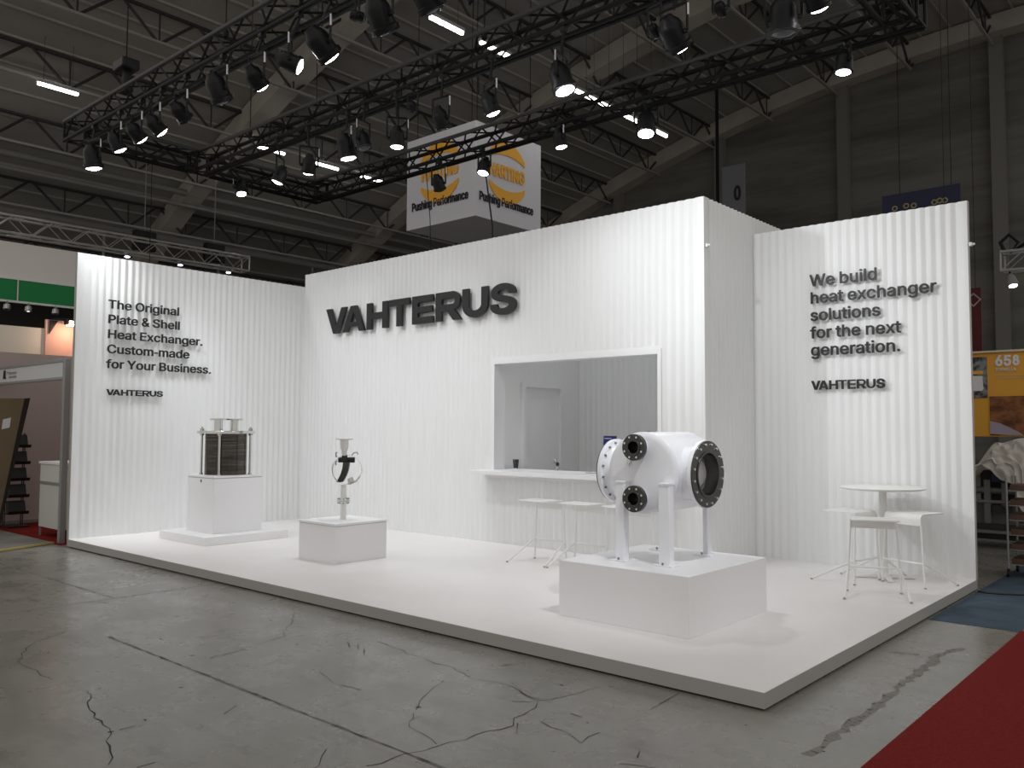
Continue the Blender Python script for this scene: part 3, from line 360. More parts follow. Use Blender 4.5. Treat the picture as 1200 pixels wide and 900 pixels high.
# ------------------------------------------------------------------ hall: floor, roof, gable
f = MB(); f.box(-45, 22, -16, 23, -0.3, 0)
def strip(mb, pts, w0, jag=0.0, z=0.0012):
    """flat ribbon on the floor along pts, ragged edges"""
    P = []
    for a, b in zip(pts, pts[1:]):
        a, b = Vector(a), Vector(b); n = max(1, int((b-a).length/0.07)) if jag else 1
        for i in range(n): P.append(a.lerp(b, i/n))
    P.append(Vector(pts[-1]))
    L_, R_ = [], []
    for i, p in enumerate(P):
        t = (P[min(i+1, len(P)-1)] - P[max(i-1, 0)]).normalized(); nn = Vector((-t.y, t.x))
        p = p + nn*random.uniform(-jag, jag)
        ww = w0*(random.uniform(0.35, 1.25) if jag else 1.0)
        L_.append((p.x+nn.x*ww, p.y+nn.y*ww, z)); R_.append((p.x-nn.x*ww, p.y-nn.y*ww, z))
    k = len(P)
    mb._add(L_+R_, [(i, i+1, k+i+1, k+i) for i in range(k-1)])
f.cur = 1
CRK = [
 ([(-3.3,-2.46),(-2.85,-2.6),(-2.55,-2.68),(-2.36,-2.73),(-2.2,-2.78),(-2.04,-2.88)], .008, .028),
 ([(-4.29,-2.53),(-4.69,-2.34),(-4.84,-2.2),(-5.0,-1.99),(-5.07,-1.9)], .005, .02),
 ([(-4.29,-2.53),(-4.03,-2.51),(-3.72,-2.52)], .004, .015),
 ([(-1.22,-.84),(-1.1,-.72),(-1.02,-.83),(-1.0,-1.05),(-.94,-1.15),(-.98,-1.32),(-1.02,-1.64),(-1.06,-1.83),(-1.1,-2.05)], .006, .02),
 ([(-1.1,-.72),(-1.4,-.64),(-1.55,-.63),(-1.72,-.69),(-1.99,-.58),(-2.32,-.56),(-2.59,-.52),(-2.92,-.45)], .0055, .02),
 ([(-4.26,-.29),(-3.96,-.55),(-3.62,-.84),(-3.57,-1.04),(-3.5,-1.16),(-3.44,-1.58)], .005, .02),
 ([(-1.1,-.72),(-1.02,-.51),(-1.0,-.26)], .004, .012),
 ([(-.53,-.92),(-.51,-1.1),(-.67,-1.04),(-.86,-1.0)], .005, .012),
 ([(-1.83,-.82),(-1.81,-.87),(-1.63,-1.21),(-1.53,-1.33)], .004, .012),
 ([(-1.47,-.56),(-1.22,-.69),(-1.1,-.71)], .004, .012),
 ([(-.2,-1.2),(0.1,-1.05),(.32,-.95),(.6,-.9)], .004, .015),
 ([(-2.6,-1.25),(-2.3,-1.33),(-2.05,-1.31)], .004, .008), ([(-3.1,-.62),(-2.95,-.71)], .006, .004), ([(-2.85,-.66),(-2.72,-.76)], .006, .004),
 ([(-1.42,-2.05),(-1.28,-2.2),(-1.2,-2.5)], .006, .01),
 ([(-1.05,-1.62),(-1.35,-1.55),(-1.5,-1.38)], .0035, .012),
]
for pts, w0, jg in CRK: strip(f, pts, w0*.62, jg)
for _ in range(46):      # scuffs and chips
    x, y = random.uniform(-7, 1.2), random.uniform(-3.2, -.2); a = random.uniform(0, PI); l = random.choice((.012, .02, .03, .09, .16))
    strip(f, [(x, y), (x + l*math.cos(a), y + l*math.sin(a))], .004 if l > .05 else .007, .001 if l > .05 else 0)
f.cur = 2
strip(f, [(-6.1,-2.4),(-6.05,-.03)], .006)
strip(f, [(-4.6,-1.78),(-.8,-1.815),(.7,-1.83)], .012, .004)
strip(f, [(-9.8,-1.1),(-6.1,-1.09)], .007)
strip(f, [(-.55,-.02),(-.52,-.4)], .006)
f.cur = 3
strip(f, [(.44,-.48),(.45,-.21),(.45,.3),(.43,1.16),(.41,2.14),(.5,2.38)], .035, .018, .0009)
strip(f, [(.1,1.9),(.3,1.95)], .02, .01, .001)
struct('floor', f, [CONC, CRACK, JOINT, PATCH], 'worn grey concrete hall floor with cracks and filled joints', 'floor')

X0, ZC, RR = -2.1, 13.253 - 43.357, 43.357     # barrel roof: axis along y
def roof_z(x, d=0.0): return ZC + math.sqrt((RR - d)**2 - (x - X0)**2)
def arc(x0, x1, n, d=0.0): return [(x0 + (x1-x0)*i/n, roof_z(x0 + (x1-x0)*i/n, d)) for i in range(n+1)]
rf = MB()
rf.prism(arc(-39, 2.6, 60, -.25)[::-1] + arc(-39, 2.6, 60), -1.0, 21.9, 'y')
rf.cur = 1
x = -37.5
while x < 2.4:
    z = roof_z(x); rf.box(x-.018, x+.018, -1.0, 21.9, z-.05, z+.02); x += .78
struct('ceiling', rf, [ROOF, BATTEN], 'dark barrel vault roof deck with thin battens', 'ceiling')
for y in (7.45, 14.45, 21.45):
    rb = MB(); rb.prism(arc(-39, 2.6, 60, .05)[::-1] + arc(-39, 2.6, 60, .55), y-.28, y+.28, 'y')
    struct('ceiling_rib', rb, RIBM, 'broad concrete arch rib under the vault', 'rib')
g = MB(); g.prism(arc(-39, 2.6, 60, .1) + [(2.6, 0), (-39, 0)], 21.75, 22.1, 'y')
struct('wall_gable', g, GABLE, 'dark end wall of the hall with horizontal board marks', 'wall')
for x in (-15.6, -11.4, -7.17, -2.9, 1.35):
    struct('wall_column', box(x-.17, x+.17, 21.5, 21.8, 0, roof_z(x) - .5), GCOL, 'slim dark post on the end wall', 'column')
for x in (-26.5, -24.3, -22.2, -20.1, -18, -15.85, -13.7, -11.55, -9.4, -7.25, -5.1, -2.95, -.8, 1.35):
    t = MB(); zt = roof_z(x) - .09; zb = zt - .72; xb = x + .0
    t.box(x-.035, x+.035, -.9, 21.4, zt-.06, zt)
    y = -.9 + (x*1.3 % 1.75); k = 0
    while y < 21:
        t.tube((x, y, zt), (xb, y+.82, zb), .035, 5); t.tube((xb, y+.90, zb), (x, y+1.72, zt), .035, 5); t.tube((xb, y+.86, zb), (x, y+.86, zt), .022, 4)
        y += 1.75
    t.cur = 1; t.box(xb-.035, xb+.035, -.9, 21.4, zb-.03, zb+.03)
    struct('ceiling_lattice_beam', t, [LATT, CHORD], 'dark lattice purlin hanging under the roof', 'beam')
# pipes along the left side of the roof
for (x, z, r) in ((-20.9, 8.45, .09), (-21.15, 8.15, .06), (-22.6, 7.45, .16), (-23.6, 6.3, .06)):
    struct('ceiling_pipe', MB().tube((x, -.9, z), (x, 21.4, z), r, 12), PIPE, 'grey pipe running the length of the roof', 'pipe')
for y in (-1.5, 2.0, 5.6, 9.2, 12.8):
    struct('ceiling_pipe', MB().tube((-22.6, y, 7.45), (-22.6, y, 5.2), .04, 6), PIPE, 'thin grey drop pipe under the roof', 'pipe')

# hall LED tubes
def tube_led(x, y, z, n, lab):
    t = thing('ceiling_led_lamp', (x, y, z), lab, 'ceiling lamp', 'LED tubes under the hall roof')
    box(-.05, .05, -.44, .44, .0, .06).build('housing', LEDBASE, t)
    MB().tube((0, -.42, -.03), (0, .42, -.03), .038, 8).build('light_tube', LED, t)
    for yy in (-.3, .3): MB().tube((0, yy, .06), (0, yy, roof_z(x) - z - .12), .006, 4).build('hanger', LATT, t)
A_Y = (2.42, 7.85, 9.66, 11.33)
B_Y = (4.0, 6.0, 7.35, 10.1, 11.0, 12.2, 13.45)
for i, y in enumerate(A_Y):
    tube_led(-17.6, y, 9.2, i, ('long lit tube lamp under the roof, alone above the end of the lighting rig',
      'small lit tube lamp seen just above the middle rig truss at far left', 'lit tube lamp below the lamps at the left part of the rig',
      'small lit tube lamp just under the rear rig truss beside the hanging cube')[i])
for i, y in enumerate(B_Y):
    tube_led(-8.9, y, 9.2, i, '%s lit tube lamp from the top of the row slanting across the upper middle' % ('first', 'second', 'third', 'fourth', 'fifth', 'sixth', 'last')[i])

# ------------------------------------------------------------------ booth shell
PZ, HS, HM, YM, XR = 0.11, 4.066, 4.277, 3.7426, -2.389
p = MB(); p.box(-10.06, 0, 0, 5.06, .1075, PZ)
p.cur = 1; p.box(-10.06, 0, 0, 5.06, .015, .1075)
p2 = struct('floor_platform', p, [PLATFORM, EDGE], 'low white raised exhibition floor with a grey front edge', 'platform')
struct('underfloor_shade', box(-10.02, -.04, .04, 5.0, 0.002, .0149), BLACK, 'black strip painting in the shade of the gap under the raised floor', 'trim')  # black filler paints the shade of the gap below the platform
def profile(a0, a1, lo, hi, depth, pitch=.0985):
    """fluted front line between coordinates a0..a1 (depth measured backwards), flat margins lo and hi"""
    pts = [(a0, 0.0)]; b0, b1 = a0 + lo, a1 - hi
    n = max(1, int((b1-b0)/pitch)); pt = (b1-b0)/n
    for i in range(n):
        s = b0 + i*pt
        pts += [(s + .20*pt, 0), (s + .48*pt, depth), (s + .66*pt, depth), (s + .94*pt, 0)]
    pts.append((a1, 0.0)); return pts
D = .0175
# main wall with the bar opening (faces -y)
OX0, OX1, OZ0, OZ1 = -5.613, -2.945, 1.05, 2.585
mw = MB()
def seg(x0, x1, z0, z1, lo, hi, back=.21):
    pr = profile(x0, x1, lo, hi, D)
    mw.prism([(a, YM + d) for a, d in pr] + [(x1, YM + back), (x0, YM + back)], z0, z1)
seg(-10.0, OX0, PZ, HM, .05, .0)
seg(OX1, XR - .031, PZ, HM, .0, .06)
seg(OX0, OX1, OZ1 + .03, HM, .0, .0)
seg(OX0, OX1, PZ, OZ0, .0, .0)
mw.box(OX0, OX1, YM, YM + .21, OZ1, OZ1 + .03)
struct('wall_back', mw, WHITE, 'tall white corrugated centre wall with a serving opening', 'wall')
sw = MB()
pr = profile(YM + .0, 5.80, .11, .05, D)
sw.prism([(XR - d, a) for a, d in pr if a >= YM] + [(XR - .09, 5.80), (XR - .09, YM + .215), (XR - .03, YM + .215), (XR - .03, YM)], PZ, HM)
struct('wall_side', sw, WHITE, 'white corrugated side of the centre block', 'wall')
lw = MB()
pr = profile(0.0, YM + .12, .05, .02, D)
lw.prism([(-10.0 - d, a) for a, d in pr] + [(-10.06, YM + .12), (-10.06, 0)], PZ, HS)
lw.cur = 1; lw.box(-10.064, -9.999, -.004, 0, PZ, HS)
struct('wall_left', lw, [WHITE, EDGE], 'white corrugated left wall of the stand', 'wall')
rw = MB()
pr = profile(XR - .04, 0.0, .06, .07, D)
rw.prism([(a, 5.0063 + d) for a, d in pr] + [(0, 5.06), (XR - .04, 5.06)], PZ, HS)
rw.cur = 1; rw.box(0, .004, 5.006, 5.07, PZ, HS)
struct('wall_right', rw, [WHITE, EDGE], 'white corrugated right wall of the stand', 'wall')
fr = MB()
fr.box(OX0, OX1, YM - .012, YM + .21, OZ1 - .062, OZ1).box(OX0, OX0 + .05, YM - .012, YM + .21, OZ0 + .04, OZ1 - .062).box(OX1 - .05, OX1, YM - .012, YM + .21, OZ0 + .04, OZ1 - .062)
struct('trim_2', fr, LAMINATE, 'flat white frame lining the serving opening', 'trim')
# room behind the opening
ri = MB(); pr = profile(OX0, XR - .09, .03, .0, D)
ri.prism([(a, 5.73 + d) for a, d in pr] + [(XR - .09, 5.80), (OX0, 5.80)], PZ, HM)
struct('wall_room_back', ri, WHITE, 'white corrugated back wall inside the serving room', 'wall')
ri = MB(); pr = profile(YM + .21, 5.80, .35, .45, .006)
ri.prism([(OX0 - d, a) for a, d in pr] + [(OX0 - .06, 5.80), (OX0 - .06, YM + .21)], PZ, HM)
struct('wall_room_side', ri, WHITE, 'white side wall inside the serving room', 'wall')
d1 = struct('door_1', box(OX0, OX0 + .012, 4.40, 5.20, PZ, 2.24), LAMINATE, 'white door in the side of the serving room', 'door')
MB().box(OX0, OX0 + .055, 4.34, 4.40, PZ, 2.30).box(OX0, OX0 + .055, 4.40, 5.25, 2.24, 2.30).box(OX0, OX0 + .055, 5.20, 5.25, PZ, 2.24).build('door_frame', WHITE, d1)
MB().tube((OX0 + .012, 5.12, 1.15), (OX0 + .06, 5.12, 1.15), .01, 8).tube((OX0 + .055, 5.12, 1.15), (OX0 + .055, 5.0, 1.15), .009, 8).build('door_handle', CHROME, d1)
# counter
t = thing('serving_counter', (-4.3, 3.8, 1.035), 'long white counter board in the serving opening', 'counter')
box(-5.74, -2.80, 3.42, YM + .0, 1.038, 1.09).box(OX0 + .052, OX1 - .052, YM, 4.22, 1.052, 1.0899).build('worktop', LAMINATE, t, .004, True)
box(-5.70, -2.84, 3.70, YM + .0, .985, 1.038).build('support_rail', LAQUER, t, 0, True)

# ------------------------------------------------------------------ wall lettering
sg = thing('wall_lettering', (-9.27, YM - .06, 3.186), 'big black raised company name high on the centre wall', 'sign')
cap_word(sg, .415, [(c, a + 9.27, b + 9.27) for c, a, b in NAME], .04, .122, .098)
def slogan(loc, rz, lines, cap, pitch, ref, width, label, bold):
    s_ = thing('wall_lettering', loc, label, 'sign', None, rz)
    xs_ = width/text_width(ref, cap)
    for i, ln in enumerate(lines):
        word('text_line', ln, cap, LETTER, s_, (0, 0, -i*pitch), bold=bold, depth=.02, xs=xs_)
    return s_
slogan((-9.955, .412, 3.329), PI/2, ['The Original', 'Plate & Shell', 'Heat Exchanger.', 'Custom-made', 'for Your Business.'], .118, .2125,
       'for Your Business.', 1.60, 'black raised slogan of five lines on the left wall', .0034)
def small_name(loc, rz, cap, width, label):
    s_ = thing('wall_lettering', loc, label, 'sign', None, rz); k = width/4.158
    cap_word(s_, cap, [(c, (a + 9.285)*k, (b + 9.285)*k) for c, a, b in NAME], .02, .118*k, .098*k*.92)
small_name((-9.955, .424, 2.093), PI/2, .085, .82, 'small black company name under the slogan on the left wall')
slogan((-1.675, 4.965, 3.330), 0, ['We build', 'heat exchanger', 'solutions', 'for the next', 'generation.'], .130, .2045,
       'heat exchanger', 1.375, 'black raised slogan of five lines on the right wall', .0032)
small_name((-1.672, 4.965, 2.112), 0, .105, .825, 'small black company name under the slogan on the right wall')

# ------------------------------------------------------------------ plinths
t = thing('display_plinth', (-1.56, 1.475, PZ), 'large low white plinth under the big white vessel', 'plinth')
box(-2.162, -.955, .822, 2.131, PZ, .56).build('plinth_box', LAMINATE, t, .003, True)
t = thing('display_plinth', (-5.965, 1.525, PZ), 'white cube plinth under the small cutaway model', 'plinth')
box(-6.32, -5.61, 1.158, 1.895, PZ, .528).build('plinth_box', LAMINATE, t, .002, True)
box(-6.315, -5.615, 1.163, 1.89, .528, .534).build('painted_gap_shade', EDGE, t, 0, True)  # grey inset band paints the shadow line under the lid
box(-6.328, -5.602, 1.15, 1.902, .534, .56).build('lid', LAMINATE, t, .002, True)
tag(box(-9.245, -8.01, .90, 2.142, PZ, .22).build('base_slab', LAMINATE, None, .003), 'low white slab on the floor under the tall plinth by the left wall', 'slab')
t = thing('display_plinth', (-8.62, 1.52, .22), 'tall white plinth with a keyhole, standing on a slab by the left wall', 'plinth')
box(-8.97, -8.27, 1.15, 1.89, .22, .955).build('plinth_box', LAMINATE, t, .003, True)
box(-8.962, -8.278, 1.158, 1.882, .955, .963).build('painted_gap_shade', EDGE, t, 0, True)  # shadow line under this lid is painted grey too
box(-8.972, -8.268, 1.148, 1.892, .963, .99).build('lid', LAMINATE, t, .003, True)
k = MB().tube((-8.60, 1.151, .922), (-8.60, 1.144, .922), .013, 12).prism([(-8.611, .92), (-8.589, .92), (-8.596, .895), (-8.604, .895)], 1.151, 1.144, 'y')
k.build('keyhole', BLACK, t, 0, True)

# ------------------------------------------------------------------ big white shell vessel
t = thing('heat_exchanger', (-1.6, 1.5, .56), 'big white vessel on legs with dark steel flanges on the low plinth', 'heat exchanger')
cx, cz = -1.6, 1.285
sh = MB().lathe([(.285, 0), (.322, .008), (.335, .022), (.335, .70), (.325, .74), (.28, .80), (.19, .845), (.08, .86), (.001, .862)], (cx, 1.2, cz), (0, 1, 0), 56)
sh.build('shell', VESSEL, t, 0, True)
def side_nozzle(sgn, xf):
    d = (sgn, 0, 0); L_ = abs(xf - cx)
    n = MB().lathe([(.222, 0), (.222, L_ - .06), (.232, L_ - .035), (.232, L_ - .03)], (cx, 1.5, cz - .005), d, 48, cap=False)
    nz = n.build('side_nozzle', VESSEL, t, 0, True)
    MB().ring(.20, .276, -.034, 0, (xf, 1.5, cz - .005), d, 56).build('flange_back', VESSEL, nz, .002, True)
    fl = MB().ring(.172, .271, 0, .012, (xf, 1.5, cz - .005), d, 56)
    fl.ring(.172, .19, .012, .018, (xf, 1.5, cz - .005), d, 56)
    fl.build('flange_face', STEEL, nz, .0015, True)
    MB().lathe([(.172, .014), (.172, -.10), (.155, -.12), (.155, -.22), (.001, -.22)], (xf, 1.5, cz - .005), d, 48, cap=False).build('bore', BORE, nz, 0, True)
    MB().bolt_parts('bolt', BOLT, nz, (xf + sgn*.011, 1.5, cz - .005), d, .243, 16, .0105, .012, 6, .2)
    MB().bolt_parts('nut', DKBOLT, nz, (xf - sgn*.033, 1.5, cz - .005), (-sgn, 0, 0), .246, 16, .0105, .014, 6, .2)
side_nozzle(1, -1.165); side_nozzle(-1, -2.065)
MB().box(-2.0, -1.2, 1.42, 1.43, cz - .215, cz - .213).build('weld_seam', VESSEL, t, 0, True)
for z in (1.495, 1.078):
    d = (0, -1, 0)
    n = MB().lathe([(.062, 0), (.062, .10)], (cx, 1.205, z), d, 28, cap=False).build('front_nozzle', VESSEL, t, 0, True)
    fl = MB().ring(.05, .108, .09, .128, (cx, 1.205, z), d, 40).ring(.05, .066, .128, .134, (cx, 1.205, z), d, 40)
    fl.build('flange', STEEL, n, .0015, True)
    MB().lathe([(.05, .132), (.05, .01), (.001, .01)], (cx, 1.205, z), d, 28, cap=False).build('bore', BORE, n, 0, True)
    MB().bolt_parts('bolt', BOLT, n, (cx, 1.205 - .127, z), d, .087, 8, .0095, .010, 6, PI/8)
MB().box(-1.72, -1.715, 1.19, 1.2, 1.34, 1.36).box(-1.735, -1.70, 1.185, 1.2, 1.36, 1.395).build('nameplate_bracket', CHROME, t, 0, True)
def leg(x, y, s_, top, hw=.042, nm='leg'):
    """L-section post, front flange faces -y (s_ = +1) or +y (-1)"""
    l = MB().box(x-hw, x+hw, y, y + .012*s_, .575, top) if s_ > 0 else MB().box(x-hw, x+hw, y - .012, y, .575, top)
    xx = x + hw
    if s_ > 0: l.box(xx-.012, xx, y + .012, y + .075, .575, top)
    else: l.box(xx-.012, xx, y - .075, y - .012, .575, top)
    o = l.build(nm, VESSEL, t, .002, True)
    ya, yb = (y - .012, y + .1) if s_ > 0 else (y - .1, y + .012)
    box(x-hw-.004, x+hw+.004, ya + .006, yb - .006, top, top + .016).build('cap_plate', VESSEL, o, .002, True)
    box(x-.085, x+.085, min(ya, yb) - .01, max(ya, yb) + .01, .5605, .575).build('foot_plate', VESSEL, o, .002, True)
    MB().bolt_parts('anchor_bolt', DKBOLT, o, (x, (ya+yb)/2, .575), (0, 0, 1), .065, 2, .008, .018, 6, 0)
leg(-1.752, 1.105, 1, 1.20, .04); leg(-1.335, 1.105, 1, 1.20, .047)
leg(-1.84, 1.93, -1, 1.12, .036); leg(-1.395, 1.93, -1, 1.12, .042)

# ------------------------------------------------------------------ plate pack on the tall plinth
t = thing('plate_pack', (-8.62, 1.52, .99), 'steel plate pack between tie rods on the tall plinth by the left wall', 'heat exchanger')
cxx, cyy = -8.62, 1.52
pk = MB(); prof = []
n = 46
for i in range(n):
    z0 = .992 + i*.566/n; h = .566/n
    prof += [(.272, z0 - .99), (.283, z0 + h*.35 - .99), (.283, z0 + h*.6 - .99), (.272, z0 + h - .99)]
pk.lathe(prof, (cxx, cyy, .99), (0, 0, 1), 56)
PACK = mat('stacked_steel_plates', (0.42, 0.39, 0.35), 0.24, 1.0, noise=((2, 2, 60), (0.2, 0.185, 0.165), 0.4, 0.6))
pk.build('plate_stack', PACK, t, 0, True)
MB().lathe([(.385, 0), (.388, .004), (.388, .034), (.385, .038)], (cxx, cyy, 1.56), (0, 0, 1), 56).build('top_plate', CHROME, t, 0, True)
for a in (45, 135, 225, 315):
    x, y = cxx + .333*math.cos(R(a)), cyy + .333*math.sin(R(a))
    rd = MB().tube((x, y, .991), (x, y, 1.655), .0155, 12).build('tie_rod', CHROME, t, 0, True)
    MB().tube((x, y, 1.598), (x, y, 1.632), .032, 6).tube((x, y, 1.535), (x, y, 1.56), .032, 6).tube((x, y, .991), (x, y, 1.01), .03, 6).build('nut', CHROME, rd, 0, True)
for s_ in (-1, 1):
    nz = MB().lathe([(.057, 0), (.055, .15)], (cxx, cyy + s_*.122, 1.598), (0, 0, 1), 28).build('nozzle', CHROME, t, 0, True)
    MB().ring(.05, .119, .15, .17, (cxx, cyy + s_*.122, 1.598), (0, 0, 1), 36).build('flange', CHROME, nz, .001, True)

# ------------------------------------------------------------------ cutaway model on the cube plinth
t = thing('cutaway_model', (-5.97, 1.52, .56), 'small white cutaway model with a clear drum and black clamp on the cube plinth', 'model')
ax, ay = -5.96, 1.52
MB().lathe([(.036, 0), (.034, .21)], (ax, ay, .56), (0, 0, 1), 20).build('lower_pipe', LAQUER, t, 0, True)
fl = MB().lathe([(.078, 0), (.078, .014)], (ax, ay, .765), (0, 0, 1), 28).lathe([(.078, 0), (.078, .014)], (ax, ay, .784), (0, 0, 1), 28).build('pipe_flange', LAQUER, t, .001, True)
MB().bolt_parts('bolt', DKBOLT, fl, (ax, ay, .748), (0, 0, 1), .062, 8, .007, .066, 6, .2)
MB().lathe([(.034, 0), (.034, .17)], (ax, ay, .798), (0, 0, 1), 20).build('riser_pipe', LAQUER, t, 0, True)
dd = Vector((math.cos(R(-35)), math.sin(R(-35)), 0))   # axis of the drum
c0 = Vector((ax + .02, ay + .03, 1.15))
MB().ring(.168, .175, -.08, .08, c0, dd, 40).build('clear_drum', GLASS, t, 0, True)
MB().lathe([(.175, 0), (.175, .006)], c0 + dd*.08, dd, 40).build('clear_cover', GLASS, t, 0, True)
sd = Vector((-dd.y, dd.x, 0))
def curved(mb, r, a0, a1, w0, th, n=14):
    """band of a drum, angles from straight up turning towards -sd"""
    grid_o, grid_i = [], []
    for i in range(n+1):
        a = a0 + (a1-a0)*i/n; q = -sd*math.sin(a) + Vector((0, 0, 1))*math.cos(a)
        grid_o.append((c0 + q*r - dd*w0, c0 + q*r + dd*w0)); grid_i.append((c0 + q*(r-th) - dd*w0, c0 + q*(r-th) + dd*w0))
    vs = [v for i in range(n+1) for v in (grid_o[i][0], grid_o[i][1], grid_i[i][0], grid_i[i][1])]
    fs = []
    for i in range(n):
        a, b = 4*i, 4*i+4
        fs += [(a, a+1, b+1, b), (a+2, b+2, b+3, a+3), (a, b, b+2, a+2), (a+1, a+3, b+3, b+1)]
    fs += [(0, 2, 3, 1), (4*n, 4*n+1, 4*n+3, 4*n+2)]
    mb._add(vs, fs); return mb
curved(MB(), .178, R(62), R(140), .075, .012).build('white_shell_segment', LAQUER, t, 0, True)
curved(MB(), .178, R(-178), R(-120), .075, .012).build('white_shell_segment', LAQUER, t, 0, True)
st = MB()      # dark curved plate strip inside
pts = []
for i in range(15):
    u = i/14; pts.append((u, c0.z + .085 - .235*u, -.10*u*u))
q0 = []; 
for (u, z, off) in pts:
    b = c0 - sd*0.0 + Vector((-.07*u*u*1.2, -.03*u*u, 0)); q0.append((Vector((b.x, b.y, z)) - Vector((.034, .02, 0)), Vector((b.x, b.y, z)) + Vector((.034, .02, 0))))
vs = [v for a, b in q0 for v in (a, b, a + Vector((.02, -.03, 0)), b + Vector((.02, -.03, 0)))]
fs = []
for i in range(14):
    a, b = 4*i, 4*i+4
    fs += [(a, a+1, b+1, b), (a+2, b+2, b+3, a+3), (a, b, b+2, a+2), (a+1, a+3, b+3, b+1)]
fs += [(0, 2, 3, 1), (56, 57, 59, 58)]
st._add(vs, fs); st.build('dark_plate_strip', STEEL, t, 0, True)
cl = MB().tube(c0 + Vector((-.085, -.06, .125)), c0 + Vector((.075, .055, .125)), .022, 14).tube(c0 + Vector((-.085, -.06, .098)), c0 + Vector((.075, .055, .098)), .016, 14)
cl.tube(c0 + Vector((-.02, -.02, .11)), c0 + Vector((-.02, -.02, .175)), .034, 14)
cl.build('black_clamp', BLACK, t, 0, True)
hk = MB().path([c0 + Vector(v) for v in ((-.10, -.07, .20), (-.115, -.075, .20), (-.115, -.075, .15), (-.10, -.07, .15))], .008, 6)
hk.path([c0 + Vector(v) for v in ((-.10, -.07, .10), (-.115, -.075, .10), (-.115, -.075, .05))], .008, 6)
hk.path([c0 + Vector(v) for v in ((.05, .03, .17), (.07, .05, .20), (.10, .07, .205), (.11, .075, .18))], .007, 6)
hk.build('bracket_hooks', DKBOLT, t, 0, True)
MB().lathe([(.030, 0), (.032, .05), (.05, .09), (.05, .19)], (ax + .005, ay, 1.315), (0, 0, 1), 24).build('upper_pipe', LAQUER, t, 0, True)
MB().lathe([(.10, 0), (.105, .004), (.105, .014), (.10, .018)], (ax + .005, ay, 1.505), (0, 0, 1), 32).build('top_flange', LAQUER, t, 0, True)
MB().tube(c0 + Vector((.03, .02, -.10)), c0 + Vector((.05, .035, -.155)), .035, 16).build('drain_stub', LAQUER, t, 0, True)

# ------------------------------------------------------------------ stools and bar table
def make_stool():
    t = thing('bar_stool', (0, 0, PZ), 'x', 'stool')
    H, FR = .715, .235
    # folded seat sheet: flat top that bends down into a short flap on the leg side
    prof = [(-.33, H - .012), (-.33, H), (-.02, H), (.012, H - .008), (.03, H - .03), (.036, H - .055), (.036, H - .115), (.024, H - .115), (.024, H - .055), (.017, H - .035), (.004, H - .02), (-.02, H - .012)]
    MB().prism(prof, -.205, .205, 'x').build('seat', LAQUER, t, .002)
    for s_ in (-1, 1):
        MB().tube((s_*.198, .022, H - .05), (s_*.236, .03, .012), .0105, 10).build('leg', LAQUER, t)
        MB().path([(s_*.224, .028, FR), (s_*.23, -.01, FR - .012), (s_*.275, -.415, .012)], .0105, 10).build('strut', LAQUER, t)
        ft = MB().tube((s_*.236, .03, 0), (s_*.236, .03, .014), .013, 10).tube((s_*.277, -.42, 0), (s_*.275, -.415, .014), .013, 10).build('foot_cap', EDGE, t)
    MB().tube((-.224, .028, FR), (.224, .028, FR), .0105, 10).build('footrest', LAQUER, t)
    return t
stool = make_stool()
SP = [(-4.03, 3.01, 0, 'white bar stool at the counter, the one with both splayed legs in clear view'),
      (-3.44, 3.01, 0, 'white bar stool at the counter, middle of three, half behind the plinth'),
      (-2.85, 3.01, 0, 'white bar stool at the counter, mostly hidden behind the vessel legs'),
      (-.545, 3.575, 21.7, 'white bar stool in front of the round table, nearest the platform edge'),
      (-.81, 4.09, -101, 'white bar stool beside the round table, seat pointing at the centre block'),
      (-.455, 4.215, 160.7, 'white bar stool beside the round table, seat pointing at the right wall')]
for i, (x, y, a, lab) in enumerate(SP):
    o = stool if i == 0 else copy_tree(stool)
    o.location = (x, y, PZ); o.rotation_euler = (0, 0, R(a)); o['label'] = lab
    o['group'] = 'bar stools at the counter' if i < 3 else 'bar stools around the round table'
t = thing('bar_table', (-.745, 4.5, PZ), 'tall round white bar table by the right wall', 'table')
MB().lathe([(.37, 0), (.412, .012), (.416, .018), (.416, .024), (.41, .028), (.001, .0281)], (0, 0, .915), (0, 0, 1), 64).build('tabletop', LAQUER, t)
MB().lathe([(.05, 0), (.042, .03), (.038, .06), (.038, .88), (.06, .895)], (0, 0, .02), (0, 0, 1), 28).build('column', LAQUER, t)
ft = MB()
for k in range(4):
    a = R(30 + 90*k); d = Vector((math.cos(a), math.sin(a), 0)); q = Vector((-d.y, d.x, 0))
    vs = [d*.03 + q*.04, d*.03 - q*.04, d*.30 + q*.025, d*.30 - q*.025]
    ft._add([v + Vector((0, 0, z)) for z in (.004, ) for v in vs] + [vs[0] + Vector((0, 0, .05)), vs[1] + Vector((0, 0, .05)), vs[2] + Vector((0, 0, .016)), vs[3] + Vector((0, 0, .016))],
            [(0, 1, 3, 2), (4, 6, 7, 5), (0, 2, 6, 4), (1, 5, 7, 3), (0, 4, 5, 1), (2, 3, 7, 6)])
ft.build('star_base', LAQUER, t, .003)

